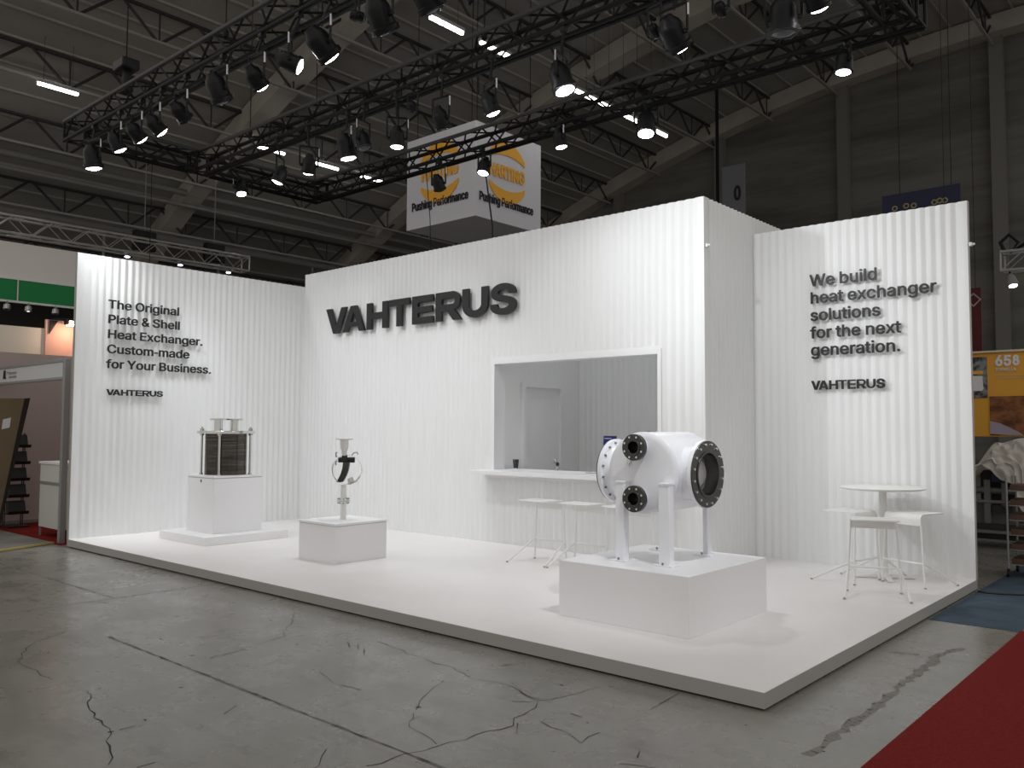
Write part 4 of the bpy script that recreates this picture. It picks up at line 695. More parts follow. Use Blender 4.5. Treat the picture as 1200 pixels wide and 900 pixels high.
# ------------------------------------------------------------------ things on the counter
t = thing('paper_cup', (-5.36, 3.95, 1.091), 'black patterned paper cup on the counter', 'cup')
CUPM = mat('black_cup_print', (0.02, 0.02, 0.022), 0.5, noise=((60, 60, 40), (0.16, 0.16, 0.17), 0.36, 0.42))
MB().lathe([(.031, .018), (.043, .135), (.0435, .137), (.040, .137), (.030, .02)], (0, 0, 0), (0, 0, 1), 24).build('cup_wall', CUPM, t)
MB().lathe([(.030, 0), (.031, .018)], (0, 0, 0), (0, 0, 1), 24).build('white_foot', PAPER, t)
t = thing('counter_tap', (-4.80, 4.14, 1.091), 'small dark tap standing on the counter', 'tap')
MB().lathe([(.022, 0), (.02, .01), (.008, .02), (.008, .16)], (0, 0, 0), (0, 0, 1), 14).build('post', CHROME, t)
MB().lathe([(.001, 0), (.02, .012), (.024, .03), (.018, .05), (.001, .058)], (0.01, 0, .055), (0, 0, 1), 14).build('handle_knob', BLACK, t)
MB().path([(0, 0, .13), (-.03, 0, .15), (-.05, 0, .14), (-.055, 0, .10)], .007, 8).build('spout', CHROME, t)
for (x, y, wd, lab) in ((-3.79, 3.92, .19, 'navy blue display card standing on the counter behind the vessel'),
                        (-3.36, 3.92, .16, 'dark display card on the counter, almost hidden by the upper small flange')):
    t = thing('display_card', (x, y, 1.091), lab, 'display card')
    MB().prism([(-wd/2 - .012, 0), (wd/2 - .012, 0), (wd/2, .47), (-wd/2, .47)], -.006, .006, 'y').build('card_panel', NAVY, t)
    box(-wd/2 + .014, wd/2 - .07, -.0075, -.006, .435, .441).build('printed_line', PAPER, t)
    box(-wd/2 - .02, wd/2, -.04, .04, 0, .008).build('card_foot', LAQUER, t)
t = thing('brochure_holder', (-4.06, 3.95, 1.091), 'clear acrylic brochure holder on the counter left of the navy card', 'brochure holder')
box(-.11, .11, .03, .034, 0, .28).box(-.11, .11, -.03, -.026, 0, .12).build('acrylic_panel', GLASS, t)
box(-.11, .11, -.03, .034, 0, .004).build('acrylic_base', GLASS, t)

# ------------------------------------------------------------------ lighting rig
RZ = 6.0
def truss(name, a, b, label, material=RIG, top=RIGTOP, h=.29, bay=.32, rc=.030, rl=.0135, cat='truss'):
    a, b = Vector(a), Vector(b); d = (b-a).normalized(); q = Vector((-d.y, d.x, 0)).normalized(); z = Vector((0, 0, 1)); L_ = (b-a).length
    t = thing(name, (a+b)/2, label, cat)
    k = h/2
    for su, sz in ((-1, 1), (1, 1), (-1, -1), (1, -1)):
        off = q*su*k + z*sz*k
        MB().tube(a + off, b + off, rc, 10).build('chord', top if sz > 0 and su < 0 else material, t, 0, True)
    lc = MB(); n = max(2, int(L_/bay))
    for i in range(n):
        p0, p1 = a + d*(L_*i/n), a + d*(L_*(i+1)/n)
        s_ = 1 if i % 2 else -1
        for su in (-1, 1): lc.tube(p0 + q*su*k + z*k*s_, p1 + q*su*k - z*k*s_, rl, 5)
        for sz in (-1, 1): lc.tube(p0 + z*sz*k + q*k*s_, p1 + z*sz*k - q*k*s_, rl, 5)
    for pp in (a, b):
        for s2 in (-1, 1):
            lc.tube(pp + q*k*s2 + z*k, pp + q*k*s2 - z*k, rl*1.4, 6); lc.tube(pp + q*k + z*k*s2, pp - q*k + z*k*s2, rl*1.4, 6)
    lc.build('lacing', material, t, 0, True)
    if material is RIG: MB().tube(a + q*k*.35 - z*(k + .012), b + q*k*.35 - z*(k + .012), .022, 8).build('cable_run', material, t, 0, True)
    return t
YA, YB, YC = .23, 2.2, 4.42
truss('lighting_truss', (-10.85, YA, RZ), (1.2, YA, RZ), 'front black lighting truss, running off the top of the picture')
truss('lighting_truss', (-10.86, YB, RZ), (.6, YB, RZ), 'middle black lighting truss crossing the upper picture')
truss('lighting_truss', (-10.53, YC, RZ), (-.25, YC, RZ), 'rear black lighting truss passing in front of the hanging cube')
truss('lighting_truss', (-10.72, YA + .19, RZ), (-10.72, YB - .19, RZ), 'short black cross truss joining front and middle truss at the left end')
truss('lighting_truss', (-10.72, YB + .19, RZ), (-10.72, YC + .15, RZ), 'short black cross truss joining middle and rear truss at the left end')
truss('lighting_truss', (-.42, YC - .19, RZ), (-.42, YB + .19, RZ), 'short black cross truss at the upper right end of the rig')
# hoist on the front truss and hanging wires
t = thing('chain_hoist', (-9.18, YA, RZ + .20), 'black chain hoist standing on the front truss at the left', 'hoist')
box(-.16, .16, -.12, .12, .28, .42).build('motor_case', CAN, t, .02)
MB().tube((0, 0, .0), (0, 0, .28), .05, 10).box(-.1, .1, -.06, .06, -.02, .05).build('hook_block', CAN, t)
MB().tube((0, 0, .42), (0, 0, roof_z(-9.18) - RZ - .45), .009, 6).build('chain', RIG, t)
for (x, y, lab) in ((-6.6, YA, 'thin black suspension wire above the middle of the front truss'), (-9.3, YB, 'thin black suspension wire at the left of the middle truss'),
                    (-4.35, YB, 'thin suspension wire above the middle truss near the hanging cube'), (-10.72, YC, 'thin wire above the rear left corner of the rig'),
                    (-.6, YC, 'thin wire above the right end of the rear truss')):
    wr = thing('suspension_wire', (x, y, RZ + .15), lab, 'wire')
    MB().tube((0, 0, -.02), (0, 0, roof_z(x) - RZ - .45), .008, 6).build('wire_rope', RIG, wr)
    MB().lathe([(.02, 0), (.035, .02), (.035, .09), (.01, .13)], (0, 0, -.02), (0, 0, 1), 10).build('shackle', RIG, wr)
tag(MB().path([(-6.42, YC - .1, RZ - .14), (-6.38, YC + .0, 5.4), (-6.30, YC + .05, 4.7), (-6.28, YC + .1, HM - 1.0)], .012, 6).build('power_cable', RIG), 'black cable dropping from the rear truss past the hanging cube', 'cable')
tag(MB().path([(-7.62, YC - .1, RZ - .14), (-7.61, YC, 5.0), (-7.6, YC + .05, HM - 1.0)], .006, 6).build('power_cable', RIG), 'thin cable dropping from the rear truss at the left edge of the hanging cube', 'cable')
tag(MB().path([(-10.72, 1.35, RZ - .14), (-10.72, 1.35, 4.6), (-10.72, 1.36, 3.2)], .006, 6).build('power_cable', RIG), 'thin cable dropping behind the left wall from the cross truss', 'cable')

def stage_lamp(kind, L, aim, on, label, hang, power=1.0, cone=92):
    """L: centre of the front lens; aim: point it is turned to; hang: point on the truss tube"""
    L, aim, hang = Vector(L), Vector(aim), Vector(hang)
    d = (aim - L).normalized()
    t = thing('stage_lamp', hang, label, 'stage lamp', 'stage lamps on the rig')
    side = d.cross(Vector((0, 0, 1))).normalized()
    if kind == 'par': r, ln, prof = .09, .23, [(.092, 0), (.102, .003), (.102, .03), (.092, .036), (.092, .15), (.082, .19), (.055, .22), (.045, .255), (.001, .26)]
    elif kind == 'big': r, ln, prof = .115, .30, [(.12, 0), (.132, .004), (.132, .05), (.115, .06), (.115, .21), (.10, .255), (.07, .29), (.06, .32), (.001, .325)]
    else: r, ln, prof = .045, .12, [(.048, 0), (.052, .01), (.048, .10), (.035, .12), (.001, .125)]
    body = MB().lathe(prof, L, -d, 24).build('housing', CAN, t, 0, True)
    if kind == 'big':
        fr = MB().box(0, 0, 0, 0, 0, 0) if False else MB()
        fr.ring(.12, .155, -.012, .002, L, d, 4)
        fr.build('filter_frame', CAN, body, 0, True)
    MB().lathe([(r*.86, .004), (r*.6, .018), (r*.3, .026), (.001, .029)], L, d, 24).build('lens', LENS if on else LENSOFF, body, 0, True)
    pv = L - d*ln*.45
    top = max(pv.z + .17, min(hang.z - .10, pv.z + .26)); w_ = r + .035
    arm = [pv - side*w_, Vector((pv.x, pv.y, top)) - side*w_, Vector((pv.x, pv.y, top)) + side*w_, pv + side*w_]
    y_ = MB()
    for a_, b_ in zip(arm, arm[1:]): y_.tube(a_, b_, .013, 6)
    y_.tube(pv - side*w_, pv - side*(r*.9), .022, 8).tube(pv + side*w_, pv + side*(r*.9), .022, 8)
    y_.build('yoke', CAN, t, 0, True)
    c = MB().tube((pv.x, pv.y, top - .01), (hang.x, hang.y, hang.z - .03), .016, 8)
    c.tube(hang + Vector((-.03, 0, 0)), hang + Vector((.03, 0, 0)), .036, 10)
    c.build('clamp', CAN, t, 0, True)
    if kind != 'small':
        MB().tube(Vector((pv.x, pv.y, top - .12)) + side*(w_+.006), Vector((pv.x, pv.y, top - .01)) + side*(w_+.006), .011, 6).build('lock_lever', GLINT, t, 0, True)
        MB().lathe([(.001, -.014), (.016, 0), (.001, .014)], L - d*(ln*.82) + Vector((0, 0, .03)) + side*.0 + Vector((0.02, -.03, .03)), (0, 0, 1), 8).build('indicator', GLINT, body, 0, True)
    if on:
        l = bpy.data.lights.new('lamp_light', 'SPOT'); l.energy = LAMP_W*power; l.spot_size = R(cone); l.spot_blend = 1.0; l.shadow_soft_size = .075
        l.color = (.95, .975, 1.0)
        lo = bpy.data.objects.new('lamp_light', l); COL.objects.link(lo); lo.parent = t
        mm = Matrix((side, side.cross(d) * -1, -d)).transposed()
        mm = d.to_track_quat('-Z', 'Y').to_matrix().to_4x4(); mm.translation = (L + d*.03) - hang
        lo.matrix_local = mm
    return t
ZB = RZ - .145
def on_truss(kind, x, y, z, aim, on, label, power=1.0, cone=92):
    stage_lamp(kind, (x, y, z), aim, on, label, (x - .02, y, ZB - .05), power, cone)
FA = [ # x, z, kind, aim, on, label
 (-9.770, 5.222, 'big', (-10.0, .95, .7), 1, 'lit lamp hanging lowest at the far left end of the front truss', 4.0, 62),
 (-8.955, 5.300, 'par', (-8.9, 2.4, 1.2), 1, 'lit lamp second from the left on the front truss, flared edge of light', 1.5),
 (-8.343, 5.300, 'par', (-8.6, 3.7, 1.9), 1, 'bright lit lamp third from the left on the front truss', .8),
 (-7.800, 5.271, 'par', (-7.4, 3.7, 1.9), 1, 'lit lamp fourth from the left on the front truss, thin crescent of light', .75),
 (-7.188, 5.280, 'par', (-7.5, 3.6, 2.6), 0, 'unlit shiny lamp fifth from the left on the front truss'),
 (-6.363, 5.280, 'big', (-6.6, 2.6, 1.0), 0, 'wide unlit lamp in front of the concrete rib on the front truss'),
 (-5.586, 5.242, 'par', (-6.0, 3.7, 1.9), 1, 'lit lamp right of the wide unlit one on the front truss', .75),
 (-4.907, 5.271, 'par', (-.8, 5.0, 2.7), 1, 'lit lamp with its round bright lens turned to the right on the front truss', 3.5, 58),
 (-4.382, 5.213, 'big', (-4.0, 3.7, 2.1), 1, 'broad lit lamp just right of the one with the round bright lens', .75),
 (-3.907, 5.446, 'small', (-3.2, 1.5, 5.2), 0, 'tiny grey box lamp between the two rightmost big lamps of the front truss'),
 (-3.567, 5.203, 'big', (-3.9, 3.6, .2), 0, 'unlit black lamp seen from behind near the top edge of the picture'),
 (-2.946, 5.203, 'big', (-2.4, 3.0, 1.4), 0, 'unlit lamp cut by the top edge beside a long tube lamp'),
]
for x, z, kd, aim, on, lab, *pc in FA: on_truss(kd, x, YA - .145, z, aim, on, lab, *pc)
FX = [(-2.45, 5.20, 'big', (-1.4, 5.0, 3.0), 'added lit lamp on the front truss, unseen above the low plinth, over the top of the picture', 2.2, 66),  # both lamps added out of view to light right wall and vessel
      (.5, 5.22, 'big', (-1.6, 1.4, 1.1), 'added lit lamp, unseen, at the right end of the front truss, over the top of the picture', 3.4, 40)]
for x, z, kd, aim, lab, *pc in FX: on_truss(kd, x, YA - .145, z, aim, 1, lab, *pc)
FB = [
 (-8.306, 5.194, 'par', (-10.0, 1.0, .5), 1, 'lit lamp leftmost on the middle truss', 1.9, 56),
 (-7.552, 5.175, 'par', (-9.5, 3.0, .8), 1, 'lit lamp with shiny yoke second on the middle truss', .8),
 (-6.661, 5.194, 'big', (-6.4, 3.0, 1.0), 1, 'wide lit lamp third on the middle truss', 1.5),
 (-6.318, 5.253, 'par', (-5.6, 2.2, 2.6), 0, 'unlit lamp tucked behind the third lamp of the middle truss'),
 (-5.692, 5.135, 'par', (-5.9, 2.2, .8), 1, 'lit lamp above the left edge of the hanging cube on the middle truss', 1.7),
 (-5.369, 5.507, 'small', (-5.5, 3.0, 4.6), 0, 'tiny dark lamp between lit and unlit lamps on the middle truss'),
 (-4.860, 5.175, 'par', (-5.0, 3.6, 2.5), 0, 'unlit lamp above the hanging cube on the middle truss'),
 (-4.066, 5.155, 'par', (-3.6, 3.7, 1.6), 1, 'lit lamp above the right face of the hanging cube on the middle truss', 1.1),
 (-3.058, 5.145, 'big', (-1.7, 2.4, 1.0), 1, 'tall lit lamp with glass sides at the centre of the middle truss', 1.9),
 (-1.952, 5.380, 'small', (-1.8, 3.2, 4.4), 0, 'tiny grey lamp right of centre on the middle truss'),
 (-1.707, 5.184, 'big', (-1.4, 5.0, 2.2), 1, 'lit lamp with tilted grey body near the top on the middle truss', .5, 60),
 (-1.266, 5.361, 'small', (-1.2, 3.2, 4.4), 0, 'tiny grey lamp at the top edge, right of the tilted lamp'),
 (-0.708, 5.012, 'big', (-.8, 2.25, 2.0), 0, 'large black lamp hanging straight down at the upper right'),
 (-0.402, 5.132, 'par', (-.3, 5.0, 1.2), 1, 'lit lamp at the upper right beside the large black lamp', .7, 60),
]
for x, z, kd, aim, on, lab, *pc in FB: on_truss(kd, x, YB - .145, z, aim, on, lab, *pc)
FC = [
 (-7.228, 5.360, 'par', (-7.6, 5.6, 3.2), 0, 'unlit lamp in front of the left face of the hanging cube on the rear truss'),
 (-6.313, 5.449, 'par', (-6.3, 3.0, 1.0), 1, 'lit lamp at the corner edge of the hanging cube on the rear truss'),
 (-4.837, 5.518, 'par', (-4.4, 5.0, 1.2), 1, 'lit lamp right of the hanging cube on the rear truss'),
 (-3.479, 5.390, 'big', (-2.9, 3.2, 1.0), 1, 'dark bodied lit lamp where the row of tube lamps ends, rear truss'),
 (-0.999, 5.488, 'par', (-1.3, 3.9, .6), 1, 'grey lit lamp at the right end of the rear truss', .4),
]
for x, z, kd, aim, on, lab, *pc in FC: on_truss(kd, x, YC - .145, z, aim, on, lab, *pc)
stage_lamp('par', (-10.575, 2.83, 5.60), (-9.0, 2.6, 1.0), 1, 'lit lamp hanging alone under the left cross truss', (-10.575, 2.85, ZB - .05))

# ------------------------------------------------------------------ hanging cube banner
t = thing('hanging_cube_banner', (-11.24, 9.1, 6.19), 'hanging white cube banner with orange oval logo behind the stand', 'banner')
box(-12.34, -10.14, 8.1, 10.3, 6.19, 8.27).build('fabric_cube', BANNER, t, .01, True)
def logo(face):
    root = t; Rr = .69
    def band(mb, sgn):
        w_ = .86; n = 20; o_, i_ = [], []
        for j in range(n+1):
            x = -w_ + 2*w_*j/n
            o_.append((x, math.sqrt(1 - x*x))); i_.append((x, .58*math.sqrt(max(0, 1 - (x/1.12)**2))))
        poly = [(a*Rr, sgn*b*Rr) for a, b in o_] + [(a*Rr, sgn*b*Rr) for a, b in i_[::-1]]
        if face == 'f': mb.prism([(a - 11.24, b + 7.36) for a, b in poly], 8.075, 8.09, 'y')
        else: mb.prism([(a + 9.10, b + 7.33) for a, b in poly], -10.13, -10.115, 'x')
    mb = MB(); band(mb, 1); band(mb, -1)
    lg = mb.build('logo_bands', ORANGE, t, 0, True)
    rz = 0 if face == 'f' else PI/2
    L_ = t.location
    def W(nm, s_, cap, m_, wd, cx_, z, b_):
        x_ = wd/text_width(s_, cap)
        pos = Vector((-11.24 + cx_ - wd/2, 8.08, z)) if face == 'f' else Vector((-10.12, 9.10 + cx_ - wd/2, z))
        o, _ = word(nm, s_, cap, m_, t, pos - L_, bold=b_, depth=.012, xs=x_); o.rotation_euler = (0, 0, rz)
    W('logo_word', 'HARTING', .27, ORANGE, 1.18, 0, 7.36 - .135 if face == 'f' else 7.33 - .135, .014)
    W('slogan_word', 'Pushing Performance', .185, INK, 1.80, .0, 6.60 if face == 'f' else 6.56, .006)
logo('f'); logo('r')
hw = MB()
for x in (-12.2, -10.3):
    for y in (8.3, 10.1): hw.tube((x, y, 8.25), (x, y, roof_z(x)), .008, 5)
hw.build('hanging_wires', RIG, t, 0, True)

# ------------------------------------------------------------------ signs behind the stand
t = thing('hanging_number_banner', (-9.1, 18.0, 8.0), 'grey hanging banner with a dark digit behind the centre block', 'banner')
box(-9.46, -8.74, 17.98, 18.02, 7.2, 9.45).build('banner_cloth', mat('grey_banner_cloth', (0.2, 0.2, 0.22), .8), t, 0, True)
o, _ = word('digit', '0', .40, INK, t, (.02, -.03, .40), width=.22, bold=.022, depth=.01)
MB().tube((-9.62, 18, 6.5), (-9.62, 18, 12.0), .05, 8).build('banner_pole', RIG, t, 0, True)
t = thing('hanging_sign_board', (-2.9, 14.0, 6.2), 'dark blue hanging sign board peeking over the right wall', 'sign board')
box(-3.66, -2.13, 13.98, 14.03, 5.95, 6.68).build('board', mat('dark_blue_board', (0.006, 0.007, 0.045), .5), t, 0, True)
YLM = mat('dull_yellow_print', (0.3, 0.26, 0.1), .6)
for (x, h_) in ((-3.40, .14), (-3.17, .2), (-3.02, .14), (-2.62, .14), (-2.52, .2), (-2.42, .16)):
    MB().ring(.035, .06, 0, .012, (x, 13.98, 6.33 + h_*.3), (0, -1, 0), 12).build('yellow_glyph', YLM, t, 0, True)
MB().tube((-3.3, 14, 6.68), (-3.3, 14, 13.0), .008, 5).tube((-2.3, 14, 6.68), (-2.3, 14, 13.0), .008, 5).build('hanging_wires', RIG, t, 0, True)

# ------------------------------------------------------------------ carpets, cable
tag(box(.02, .70, 3.25, 12.5, 0.0, .004).build('carpet', BLUE), 'blue grey carpet on the floor beyond the right corner of the platform', 'carpet')
tag(box(.705, 3.4, -6.5, 3.3, 0.0, .005).build('carpet', RED), 'red carpet in the bottom right corner of the picture', 'carpet')
tag(MB().path([(.03, 4.93, .014), (.12, 4.90, .012), (.25, 4.93, .012), (.42, 5.03, .012), (.7, 5.08, .012)], .008, 6).build('floor_cable', BLACK), 'black cable lying on the blue carpet by the wall corner', 'cable')

# ------------------------------------------------------------------ neighbour stand, left
def post(x, y, z1, lab):
    return tag(MB().box(x-.04, x+.04, y-.04, y+.04, 0, z1).build('frame_post', ALUDK, None, .006), lab, 'post')
post(-10.52, .10, 2.62, 'grey aluminium post beside the left wall, front of the neighbour stand')
t = thing('name_fascia', (-12.2, .1, 2.33), 'grey name fascia with a small dark logo over the neighbour stand entrance', 'fascia')
box(-14.2, -10.56, .085, .115, 2.36, 2.575).build('fascia_board', mat('fascia_panel', (0.60, 0.60, 0.60), .5), t, 0, True)
MB().box(-14.2, -10.56, .07, .13, 2.575, 2.62).box(-14.2, -10.56, .07, .13, 2.32, 2.36).build('fascia_rails', ALUDK, t, .004, True)
word('logo_word', 'AL', .13, INK, t, (-.80, -.025, .085), bold=.004, depth=.008, xs=.55)
box(-12.86, -12.72, .078, .084, 2.50, 2.52).build('small_print', ALUDK, t, 0, True)
for i, (z) in enumerate((2.475, 2.415)):
    MB().box(-12.76, -12.44, .079, .085, z, z + .035).build('name_line', mat('grey_print', (0.26, 0.26, 0.26), .6), t, 0, True)
struct('wall_neighbour', box(-13.66, -13.60, -.4, 4.5, 0, 2.9), MAUVE, 'mauve grey inner wall of the neighbour stand', 'wall')
struct('baseboard_neighbour', box(-13.60, -13.585, -.4, 4.5, 0.004, .06), ALUDK, 'grey baseboard of the neighbour stand', 'baseboard')
struct('wall_neighbour_side', box(-13.6, -10.4, 2.6, 2.66, 0, 2.5), MAUVE, 'mauve grey rear wall of the neighbour stand', 'wall')
tag(box(-13.58, -10.3, .0, 2.58, 0.0, .006).build('carpet', RED), 'red carpet inside the neighbour stand at the left', 'carpet')
t = thing('floor_board', (-11.5, -.5, 0), 'grey floor board with a yellow edge lying before the neighbour stand', 'board')
MB().prism([(-14.4, -1.5), (-10.17, -.9), (-10.52, -.02), (-14.4, -.02)], .007, .03).build('board_top', mat('grey_board', (0.2, 0.195, 0.18), .6, noise=((4, 4, 4), (0.15, 0.145, 0.13), .35, .65)), t, 0, True)
MB().prism([(-10.17, -.9), (-10.145, -.89), (-10.50, 0.005), (-10.52, -.02)], .007, .034).build('yellow_edge', YEL, t, 0, True)
t = thing('storage_cabinet', (-11.28, .43, 0), 'pale grey storage cabinet standing inside the neighbour stand', 'cabinet')
box(-11.68, -10.87, .22, .65, .14, 1.085).build('carcass', mat('pale_cabinet_board', (0.62, 0.62, 0.57), .5), t, .004, True)
box(-11.675, -10.875, .21, .22, .145, .775).build('cabinet_door', mat('cabinet_front', (0.58, 0.59, 0.54), .5), t, .002, True)
box(-11.675, -10.875, .21, .22, .825, 1.075).build('drawer_front', mat('drawer_front_board', (0.62, 0.63, 0.58), .5), t, .002, True)
box(-11.675, -10.875, .205, .22, .782, .818).build('gap_shade_strip', ALUDK, t, 0, True)  # dark strip paints the shade in the gap below the drawer
box(-11.70, -10.85, .195, .67, 1.085, 1.124).build('cabinet_top', LAMINATE, t, .003, True)
for x, y in ((-11.66, .23), (-10.89, .23), (-11.66, .63), (-10.89, .63)):
    box(x-.012, x+.012, y-.012, y+.012, .007, .14).build('leg', ALUDK, t, 0, True)
t = thing('brochure_rack', (-13.1, .35, 0), 'black wire brochure rack with five full trays at the left edge', 'rack')
for y in (.22, .49):
    MB().path([(-13.24, y, .012), (-13.24, y, 1.52), (-13.20, y, 1.55), (-13.0, y, 1.30), (-12.98, y, .012)] if False else [(-13.24, y, .012), (-13.24, y, 1.50), (-13.22, y, 1.53), (-13.18, y, 1.53), (-13.16, y, 1.50), (-13.16, y, .012)], .009, 6).build('rack_frame', BLACK, t, 0, True)
MB().box(-13.28, -12.9, .2, .51, .007, .03).build('rack_base', BLACK, t, 0, True)
for k in range(5):
    z = .22 + .27*k
    tr = MB().prism([(-13.16, z), (-12.95, z), (-12.93, z + .05), (-12.945, z + .05), (-12.96, z + .015), (-13.16, z + .015)], .2, .51, 'y').build('tray', BLACK, t, 0, True)
    bro = MB().prism([(-13.13, z + .016), (-12.98, z + .016), (-13.05, z + .21), (-13.15, z + .21)], .23, .48, 'y').build('brochure_stack', mat('dark_brochures', (0.03, 0.034, 0.036), .4), tr, 0, True)
t = thing('leaning_board', (-12.4, .0, .04), 'brown hardboard sheet leaning in the neighbour stand entrance with a white label', 'board')
bd = MB()
bd.prism([(-1.0, .04), (-.13, .04), (.20, 2.09), (-1.0, 2.06)], -12.42, -12.40, 'x')
bd.build('board_sheet', BROWN, t, 0, True)
MB().prism([(-.13, .04), (-.09, .04), (.285, 2.10), (.20, 2.09)], -12.44, -12.40, 'x').build('dark_edge', mat('dark_brown_edge', (0.018, 0.012, 0.01), .7), t, 0, True)
MB().prism([(-.11, 1.60), (.0, 1.63), (.015, 1.785), (-.095, 1.755)], -12.40, -12.395, 'x').build('paper_label', PAPER, t, 0, True)
# walls above
struct('wall_cream', box(-14.06, -14.0, -2.0, 1.03, 2.3, 3.40), CREAM, 'cream partition above the name fascia', 'wall')
struct('wall_pink', box(-14.0, -13.94, 1.03, 3.2, 2.3, 3.56), PINK, 'pink lit partition beside the left wall', 'wall')
t = thing('flood_light', (-13.75, 1.4, 3.5), 'warm glowing flood light at the edge of the left wall', 'flood light')
MB().box(-13.76, -13.64, 1.26, 1.50, 3.47, 3.56).tube((-13.94, 1.16, 3.58), (-13.70, 1.38, 3.58), .012, 6).build('lamp_head', CAN, t, 0, True)
MB().box(-13.75, -13.65, 1.30, 1.46, 3.455, 3.47).box(-13.64, -13.63, 1.31, 1.46, 3.465, 3.535).build('lamp_glass', mat('warm_lit_glass', (1, .8, .6), .3, emit=(1.0, .62, .38), strength=25), t, 0, True)
MB().prism([(1.08, 3.55), (1.22, 3.55), (1.08, 3.30)], -13.93, -13.91, 'x').build('bracket', CAN, t, 0, True)
l = bpy.data.lights.new('flood_light_beam', 'POINT'); l.energy = 9; l.color = (1, .68, .5); l.shadow_soft_size = .05
lo = bpy.data.objects.new('flood_light_beam', l); COL.objects.link(lo); lo.parent = t; lo.location = (.18, -.02, -.09)
t = thing('green_fascia', (-16, 1.5, 4.1), 'green fascia band of a stand behind the left wall', 'fascia')
for y0, y1 in ((-2.0, .0), (.0, 1.22), (1.24, 4.2)):
    box(-16.03, -16.0, y0 + .01, y1 - .01, 4.12, 4.53).build('green_panel', GREEN, t, 0, True)
box(-16.02, -15.995, -.012, .012, 4.115, 4.53).box(-16.02, -15.995, 1.222, 1.238, 4.115, 4.53).box(-16.04, -15.98, -2, 4.2, 4.075, 4.115).box(-16.035, -15.985, -2, 4.2, 4.53, 4.55).build('white_rail', LAQUER, t, 0, True)
struct('wall_grey', box(-16.1, -16.04, -2, 4.2, 4.54, 5.27), GREYWALL, 'pale grey hanging banner wall above the green band', 'wall')
struct('recess_shade_panel', box(-17.6, -17.5, -2, 4.2, 2.2, 4.3), mat('recess_shade', (0.03, 0.026, 0.024), .9), 'near-black panel painting in the shade of the recess under the green band', 'wall')  # near-black sheet paints the darkness of the recess
for i, y in enumerate((1.02, 1.40, 1.90)):
    t = thing('spot_lamp', (-15.9, y, 4.07), ('small grey spot lamp under the green band at the left edge of the picture', 'small grey spot lamp with a bright mouth under the green band', 'small grey spot lamp under the green band beside the left wall')[i], 'spot lamp', 'spot lamps under the green band')
    MB().lathe([(.03, 0), (.06, .03), (.065, .12)], (0, 0, -.04), (.2, -.1, -1), 14).build('lamp_head', ALU, t)
    MB().tube((0, 0, .01), (0, 0, -.05), .015, 6).build('stem', ALUDK, t)
    MB().lathe([(.055, .118), (.001, .122)], (0, 0, -.04), (.2, -.1, -1), 14).build('lens', LENSOFF if i != 1 else mat('dim_lit_lens', (1, 1, 1), .3, emit=(1, .95, .88), strength=1.4), t)
truss('aluminium_truss', (-16.0, -3.0, 5.58), (-16.0, 6.2, 5.58), 'silver aluminium truss running behind the top of the left wall', ALU, ALU, .34, .36, .026, .011)
for i, y in enumerate((3.35, 4.55, 5.75)):
    t = thing('truss_lamp', (-16.0, y, 5.38), ('first', 'second', 'third')[i] + ' tiny bluish lamp from the left under the silver truss', 'lamp', 'tiny lamps under the silver truss')
    MB().lathe([(.05, 0), (.06, .08)], (0, 0, .02), (.2, -.1, -1), 12).build('lamp_head', ALUDK, t)
    MB().lathe([(.055, .081), (.001, .085)], (0, 0, .02), (.2, -.1, -1), 12).build('lens', mat('bluish_lit_lens', (1, 1, 1), .3, emit=(.75, .82, 1), strength=7), t)
for i, y in enumerate((4.0, 5.95)):
    t = thing('loudspeaker_box', (-19.2, y + 1.2, 6.5), ('dark box hanging behind the silver truss, the left one', 'dark box hanging at the right end of the silver truss')[i], 'loudspeaker')
    box(-.1, .1, -.28, .28, -.3, .2).build('box_case', CAN, t, .02)
    MB().tube((0, 0, .2), (0, 0, 2.2), .012, 6).build('hanger', PIPE, t)

# ------------------------------------------------------------------ neighbour stand, right
t = thing('poster_wall', (-.6, 10.0, 1.5), 'orange poster wall with big white number and food picture at the right edge', 'poster')
box(-2.3, .75, 10.0, 10.06, 1.56, 2.86).build('poster_panel', POSTER, t, 0, True)
box(-2.3, .75, 9.95, 10.06, 2.86, 2.89).build('top_rail', mat('painted_light_rail', (.7, .62, .5), .5), t, 0, True)  # pale colour stands in for the strip light along the top
box(-1.6, -.895, 9.985, 10.0, 2.16, 2.80).build('machine_picture', PHOTO, t, 0, True)
box(-.87, .75, 9.985, 10.0, 1.58, 2.18).build('bread_picture', BREAD, t, 0, True)
MB().prism([(-.87, 1.60), (-.87, 1.80), (-.72, 1.76), (-.5, 1.64), (-.42, 1.58), (-.6, 1.58)], 9.975, 9.985, 'y').build('pale_cloth_shape', LILAC, t, 0, True)
MB().prism([(-1.12, 2.27), (-.97, 2.27), (-.95, 2.30), (-.96, 2.5), (-1.12, 2.51)], 9.975, 9.985, 'y').build('white_tank_shape', LAMINATE, t, 0, True)
MB().box(-1.12, -.95, 9.976, 9.985, 2.53, 2.58).build('orange_bar_shape', ORANGE, t, 0, True)
word('number_word', '658', .15, LAMINATE, t, (-.185, -.012, 1.155), width=.345, bold=.009, depth=.01)
word('name_word', 'TORNELLA', .045, LAMINATE, t, (-.18, -.012, 1.07), width=.28, bold=.0012, depth=.01)
for z in (2.495, 2.455): box(-.77, -.1, 9.99, 10.0, z, z + .012).build('small_print', mat('pale_print', (.7, .5, .25), .6), t, 0, True)
t = thing('red_banner', (-1.3, 11.0, 3.4), 'narrow dark red hanging banner beside the right wall edge', 'banner')
box(-1.8, -1.17, 11.0, 11.03, 2.9, 4.05).build('banner_cloth', REDB, t, 0, True)
